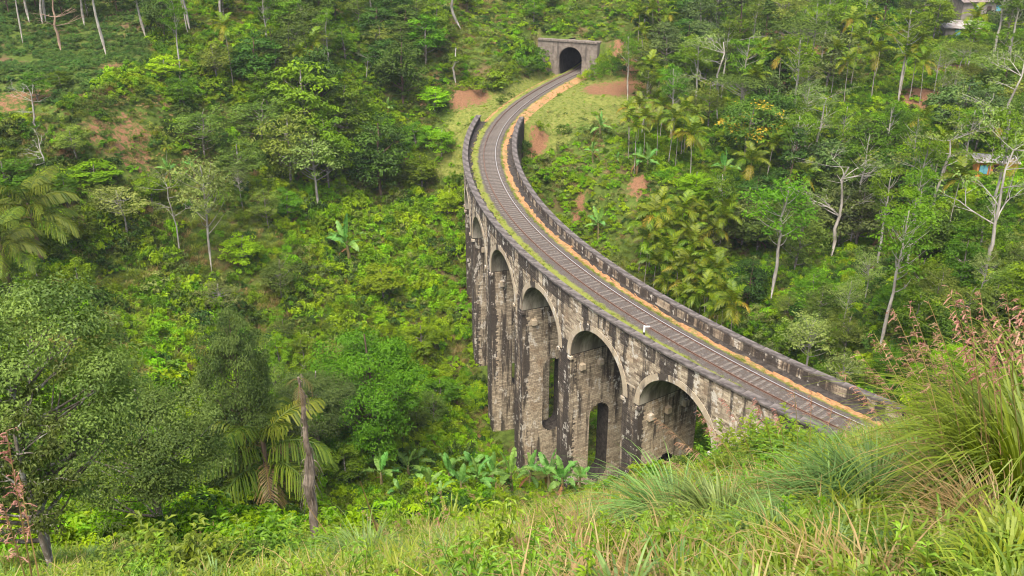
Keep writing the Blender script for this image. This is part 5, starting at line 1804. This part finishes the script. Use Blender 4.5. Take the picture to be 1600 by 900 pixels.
# leafy bushes on the near hillside, each in front of the valley
NB = [weed_mesh(180 + i, 1.0, 40, .15, 'weed', .36) for i in range(3)] + [weed_mesh(184, 1.0, 38, .11, 'olive', .42)]
def near_bush(px_, py_, D, s, v, label, group=None):
    d = ray(px_, py_); x, y = d[0] * D, D
    t = thing('leafy_bush', label, 'bush', (x, y, float(ground(x, y)) - .1), (0, 0, pr.uniform(0, 6.28)), (s * 1.3, s * 1.3, s), group)
    part('foliage', NB[v], t)
    return t
for px_, D, s, v in ((190, 11, 1.15, 3), (270, 10, 1.3, 0), (320, 10.5, 1.0, 1), (235, 9.5, .9, 2), (430, 11, 1.25, 1), (470, 12, 1.0, 0), (390, 10.5, .9, 3), (520, 13, 1.0, 2), (150, 10, .8, 1), (60, 8.5, .6, 2), (350, 12, 1.0, 2), (560, 14, .9, 0), (620, 15, 1.0, 3)):
    auto(near_bush(px_, 880, D, s * .8, v, 'x', 'lime bushes of the lower left foreground' if v < 3 else 'olive bushes of the lower left foreground'), 'lime leaved bush' if v < 3 else 'olive leaved bush', s)
for px_, D, s, v in ((1195, 15, 2.1, 0), (1225, 14.5, 1.9, 1), (1245, 14.5, 1.6, 2), (1165, 16, 2.0, 0), (1268, 15, 1.2, 0), (1135, 17, 1.7, 1), (1212, 16.5, 2.2, 2), (1180, 13, 1.3, 3), (1110, 16, 1.2, 2), (1150, 14, 1.4, 1), (1320, 17, 1.0, 0), (1350, 18, 1.0, 1), (1400, 19, 1.2, 0), (1440, 18, 1.4, 2), (1420, 20, 1.2, 2), (1290, 17, 1.1, 1), (1240, 16.5, 1.8, 0)):
    auto(near_bush(px_, 690, D, s * .5, v, 'x', 'bushes at the near end of the viaduct'), 'bright leafy bush' if v < 3 else 'olive leafy bush', s * .6)

# ------------------------------------------------------------------ big grass tussocks and flowering grass stems
def tussock(px_, py_, D, L, n, mat, label, lean=(0, 0), w=.014, spread=.75, base=.22, dead=0, seed=0):
    d = ray(px_, py_); x, y = d[0] * D, D
    rg = np.random.default_rng(seed)
    t = thing('grass_tussock', label, 'grass tussock', (x, y, float(ground(x, y)) - .05))
    b = MB(); blades(b, rg, n, L, w, spread, lean, base, 1.0, (.15, 1), 7)
    part('blades', b.build('blades', M[mat]), t)
    if dead:
        b = MB(); blades(b, rg, dead, L * .75, w * .8, spread * 1.35, lean, base * 1.2, 1.5, (.1, .9), 6)
        part('dead_blades', b.build('dead_blades', M['straw']), t)
tussock(1595, 800, 5.8, 2.1, 560, 'grass', 'tallest arching green grass tussock at the right edge', (-.2, 0), .022, .52, .4, 110, 1)
tussock(1545, 765, 6.6, 1.35, 340, 'grass', 'arching green tussock left of the tallest one at the right edge', (-.2, 0), .018, .55, .3, 90, 2)
tussock(1640, 720, 7.5, 2.5, 420, 'grass', 'tall green tussock behind the tallest one at the right edge', (-.2, 0), .02, .55, .4, 120, 3)
tussock(1490, 705, 9, .7, 240, 'grass', 'green tussock on the crest left of the red plumes', (-.2, 0), .012, .55, .3, 120, 4)
tussock(1560, 840, 4.9, .75, 300, 'straw', 'brown dead grass heap beneath the tallest tussock', (-.2, 0), .008, .9, .4, 0, 5)
tussock(1050, 850, 8.2, 1.3, 340, 'blue_grass', 'large grey green tussock in the middle of the near hillside', (-.24, 0), .02, .75, .25, 130, 6)
tussock(1115, 855, 7.8, 1.1, 300, 'blue_grass', 'grey green tussock just right of the largest middle one', (-.22, 0), .018, .75, .2, 100, 7)
tussock(1350, 815, 7.4, 1.25, 320, 'blue_grass', 'grey green tussock with brown base right of centre', (-.22, 0), .019, .75, .25, 200, 8)
tussock(1285, 825, 7.3, 1.05, 340, 'blue_grass', 'brownish grey green tussock left of the right hand pair', (-.24, 0), .015, .8, .22, 220, 9)
tussock(1410, 785, 8.6, 1.05, 300, 'blue_grass', 'pale tussock behind the brown based grey green one', (-.2, 0), .010, .7, .22, 160, 10)
tussock(575, 925, 9.5, 1.05, 340, 'blue_grass', 'grey green tussock at the bottom edge left of centre', (-.15, 0), .011, .7, .25, 60, 11)
tussock(700, 930, 9.0, .65, 240, 'blue_grass', 'small grey green tussock at the bottom edge near centre', (-.15, 0), .010, .7, .22, 60, 12)
tussock(1200, 925, 5.8, .8, 260, 'blue_grass', 'grey green tussock at the bottom edge below the middle tussock', (-.15, 0), .009, .7, .2, 60, 13)
tussock(1010, 930, 6.4, .55, 220, 'grass', 'short green tussock at the bottom edge right of centre', (-.15, 0), .009, .7, .2, 80, 14)
tussock(900, 845, 11, .75, 260, 'straw', 'straw coloured tussock on the slope left of the big grey one', (-.25, 0), .007, .75, .25, 0, 15)
tussock(1520, 915, 3.9, .36, 160, 'grass', 'broad bladed green grass at the lower right corner', (-.1, 0), .02, .7, .2, 0, 16)
tussock(1590, 920, 3.5, .34, 140, 'grass', 'broad bladed grass clump right at the corner of the frame', (-.1, 0), .02, .7, .2, 0, 17)
tussock(1180, 780, 11.5, .6, 260, 'straw', 'dry tussock below the bright bushes near the viaduct end', (-.2, 0), .007, .7, .25, 60, 18)

TIPS = {}
def grass_stem(px0, py0, px1, py1, D0, D1, label, group, plume=True, n=34, seed=0, rad=.006, sag=.12, pl=.17, mat='plume'):
    rg = np.random.default_rng(seed)
    O = np.array([0, 0, CAM_H])
    d0, d1 = ray(px0, py0), ray(px1, py1)
    p0 = O + d0 * D0; g0 = float(ground(p0[0], p0[1]))
    p0[2] = g0 - .05
    p2 = O + d1 * D1
    m = p0 * .45 + p2 * .55; m[2] += np.linalg.norm(p2 - p0) * sag; 
    t = thing('flowering_grass_stem' if plume else 'dry_stem', label, 'grass stem', tuple(p0), group=group)
    q = bez(np.zeros(3), m - p0, p2 - p0, 16)
    b = MB(); b.tube(q, np.linspace(rad, rad * .3, 16), 4, .6)
    part('stem', b.build('stem', M['straw'] if plume else M['dry']), t)
    if plume:
        b = MB()
        L = np.linalg.norm(p2 - p0)
        for k in range(n):
            u = 1 - .36 * rg.uniform(0, 1)
            p = np.array([np.interp(u, np.linspace(0, 1, 16), q[:, j]) for j in range(3)])
            tg = q[-1] - q[-4]; tg /= np.linalg.norm(tg)
            hd = tg * rg.uniform(.3, 1) + np.array([rg.normal(-.25, .3), rg.normal(0, .3), rg.uniform(-.7, .1)])
            hd /= np.linalg.norm(hd)
            ll = pl * rg.uniform(.5, 1.2) * (1.25 - u * .55)
            e = p + hd * ll + np.array([0, 0, -ll * .55])
            mm = (p + e) / 2 + np.array([0, 0, ll * .16])
            sdv = np.cross(hd, [0, 0, 1.0]); sdv /= np.linalg.norm(sdv) + 1e-9
            w = .0045 * rg.uniform(.7, 1.5)
            b.add(np.array([p - sdv * w * .4, p + sdv * w * .4, mm + sdv * w, mm - sdv * w, e + sdv * w * .7, e - sdv * w * .7]), [[0, 1, 2, 3], [3, 2, 4, 5]], np.clip(rg.normal(.5, .25), 0, 1))
            for _ in range(3):
                c = mm + (e - mm) * rg.uniform(0, 1) + rg.normal(0, .006, 3)
                leaf_quads(b, c[None], rg.normal(size=(1, 3)), .022, .008, rg, rg.uniform(.2, 1))
        part('plume', b.build('plume', M[mat]), t, kind='stuff')
    TIPS[t.name] = p2
    return t

tips = [(1395, 482, 6.2), (1450, 470, 6.4), (1482, 447, 6.2), (1425, 505, 6.0), (1340, 548, 6.6), (1318, 580, 6.4), (1502, 462, 5.8), (1530, 452, 6.4), (1572, 456, 6.0), (1592, 462, 5.6), (1462, 522, 6.2), (1382, 532, 6.8), (1556, 482, 5.6), (1500, 502, 6.0), (1412, 556, 6.6), (1590, 502, 5.4), (1440, 600, 6.8), (1365, 575, 7.0), (1530, 520, 6), (1475, 560, 6.5), (1555, 535, 5.8), (1600, 545, 5.4), (1420, 470, 7), (1365, 520, 7.2), (1515, 480, 6.5), (1545, 500, 6.2), (1605, 480, 6.0), (1450, 540, 7)]
for i, (x, y, D) in enumerate(tips):
    auto(grass_stem(1500 + (x - 1330) * .45 + pr.uniform(-20, 20), 740, x, y, 6.0 + pr.uniform(-.4, .6), D, 'arching stem with reddish brown plume above the tallest tussock at right', 'red plumed stems at the right', n=24, seed=300 + i, sag=.1, pl=.085), 'reddish plumed grass stem', 0)
for i, (x, y) in enumerate(((1022, 652), (1088, 640), (1130, 622), (1212, 640), (1240, 606), (1268, 612), (1060, 690), (1105, 668), (1180, 620), (1300, 640), (1040, 720), (1330, 655))):
    auto(grass_stem(1200 + (x - 1150) * .5, 760, x, y, 12.5, 12.5 + pr.uniform(-.5, .5), 'thin russet dry grass stem leaning across the lower viaduct arches', 'russet stems before the lower arches', n=26, seed=340 + i, sag=.14, pl=.14, rad=.007), 'thin russet grass stem', 0)
for i, (x0, x, y, D) in enumerate(((52, 10, 672, 4.6), (58, 4, 785, 4.4), (66, 30, 745, 4.8))):
    grass_stem(x0, 960, x, y, 4.6, D, ('tallest pale plumed grass stem at the lower left edge', 'short plumed grass stem leaning out at the lower left edge', 'plumed stem right of the tallest at the lower left edge')[i], None, n=40, seed=360 + i, sag=.05, pl=.1, rad=.008)
grass_stem(605, 890, 563, 752, 13, 13.2, 'bare dark brown stalk leaning left above the weeds near the banana plants', None, False, seed=370, rad=.02, sag=.02)
grass_stem(545, 880, 480, 790, 12, 12.2, 'bare reddish stalk leaning beside the dead palm trunk', None, False, seed=371, rad=.016, sag=.02)
for i in range(26):
    x = pr.uniform(560, 1000); y = pr.uniform(770, 860)
    D = float(np.interp(y, [760, 860, 900], [20, 11, 7]))
    auto(grass_stem(x + pr.uniform(10, 50), y + 45, x, y - pr.uniform(5, 45), D, D, 'thin pinkish flowering grass stem on the straw slope in front of the bananas', 'pinkish stems on the straw slope', n=16, seed=400 + i, sag=.1, pl=.1, rad=.005), 'thin pinkish grass stem', 0)

# ------------------------------------------------------------------ labels of the repeats: look, then what they stand by
MARKS = [('the tunnel mouth', 885, 95), ('the upper palm grove', 1040, 180), ('the yellow blossomed tree', 1160, 200), ('the leaning white trunked tree', 1480, 270), ('the orange house', 1550, 250), ('the hilltop house', 1530, 20),
         ('the near parapet end', 1377, 634), ('the parapet palm grove', 1080, 400), ('the grassy hollow', 1220, 430), ('the darkest round tree', 632, 110), ('the tea field', 110, 90), ('the eroded bank', 200, 210), ('the left tree clump', 480, 180),
         ('the lone banana plant', 548, 385), ('the largest tree', 150, 600), ('the dead palm', 480, 700), ('the tallest pier', 790, 600), ('the marker post', 1006, 518), ('the tallest tussock', 1585, 680), ('the far viaduct end', 790, 180), ('the flat topped tree', 1250, 70),
         ('the white trunked tree', 330, 340), ('the second pier', 740, 450), ('the middle tussock', 1040, 830), ('the mossy bare trunk', 1470, 130), ('the slim middle trunk', 1275, 190)]
ORD = ['leftmost', 'second from left', 'third from left', 'fourth from left', 'fifth from left', 'sixth from left', 'seventh from left', 'eighth from left', 'ninth from left', 'tenth from left', 'eleventh from left', 'twelfth from left', 'thirteenth from left', 'fourteenth from left']
bins = {}
for o, phrase, h in AUTO:
    P = TIPS.get(o.name, None)
    P = np.array(P if P is not None else o.location) + np.array([0, 0, h * .7])
    x, y, _ = project(P)
    nm, mx, my = min(MARKS, key=lambda m: math.hypot(m[1] - x, (m[2] - y) * 1.2))
    dx_, dy_ = x - mx, y - my
    if math.hypot(dx_, dy_) < 28: rel = 'beside'
    else:
        an = math.degrees(math.atan2(-dy_, dx_)) % 360
        rel = ['right of', 'above and right of', 'above', 'above and left of', 'left of', 'below and left of', 'below', 'below and right of'][int((an + 22.5) // 45) % 8]
    bins.setdefault((phrase, rel, nm), []).append((float(x), o))
for (phrase, rel, nm), L in bins.items():
    L.sort(key=lambda t: t[0])
    for i, (x, o) in enumerate(L):
        if len(L) == 1: o['label'] = '%s %s %s' % (phrase, rel, nm)
        else:
            od = 'rightmost' if i == len(L) - 1 else ORD[min(i, 13)]
            o['label'] = ' '.join(('%s %s %s %s' % (od, phrase, rel, nm)).replace('olive green loose', 'olive loose').replace('thin crowned pale stemmed', 'pale stemmed').split()[:16])

# ------------------------------------------------------------------ valley air
hb = MB(); hb.box(0, 125, 75, 1640, 1640, 250, a=0)
m_, nt_, out_ = new_mat('valley_haze')
pv = nt_.nodes.new('ShaderNodeVolumePrincipled')
pv.inputs['Color'].default_value = (.9, .93, .95, 1)
pv.inputs['Density'].default_value = .00017
pv.inputs['Anisotropy'].default_value = .2
nt_.links.new(pv.outputs[0], out_.inputs['Volume'])
tag(part('haze', hb.build('haze', m_)), 'thin pale haze over the far side of the valley', 'haze', kind='stuff')
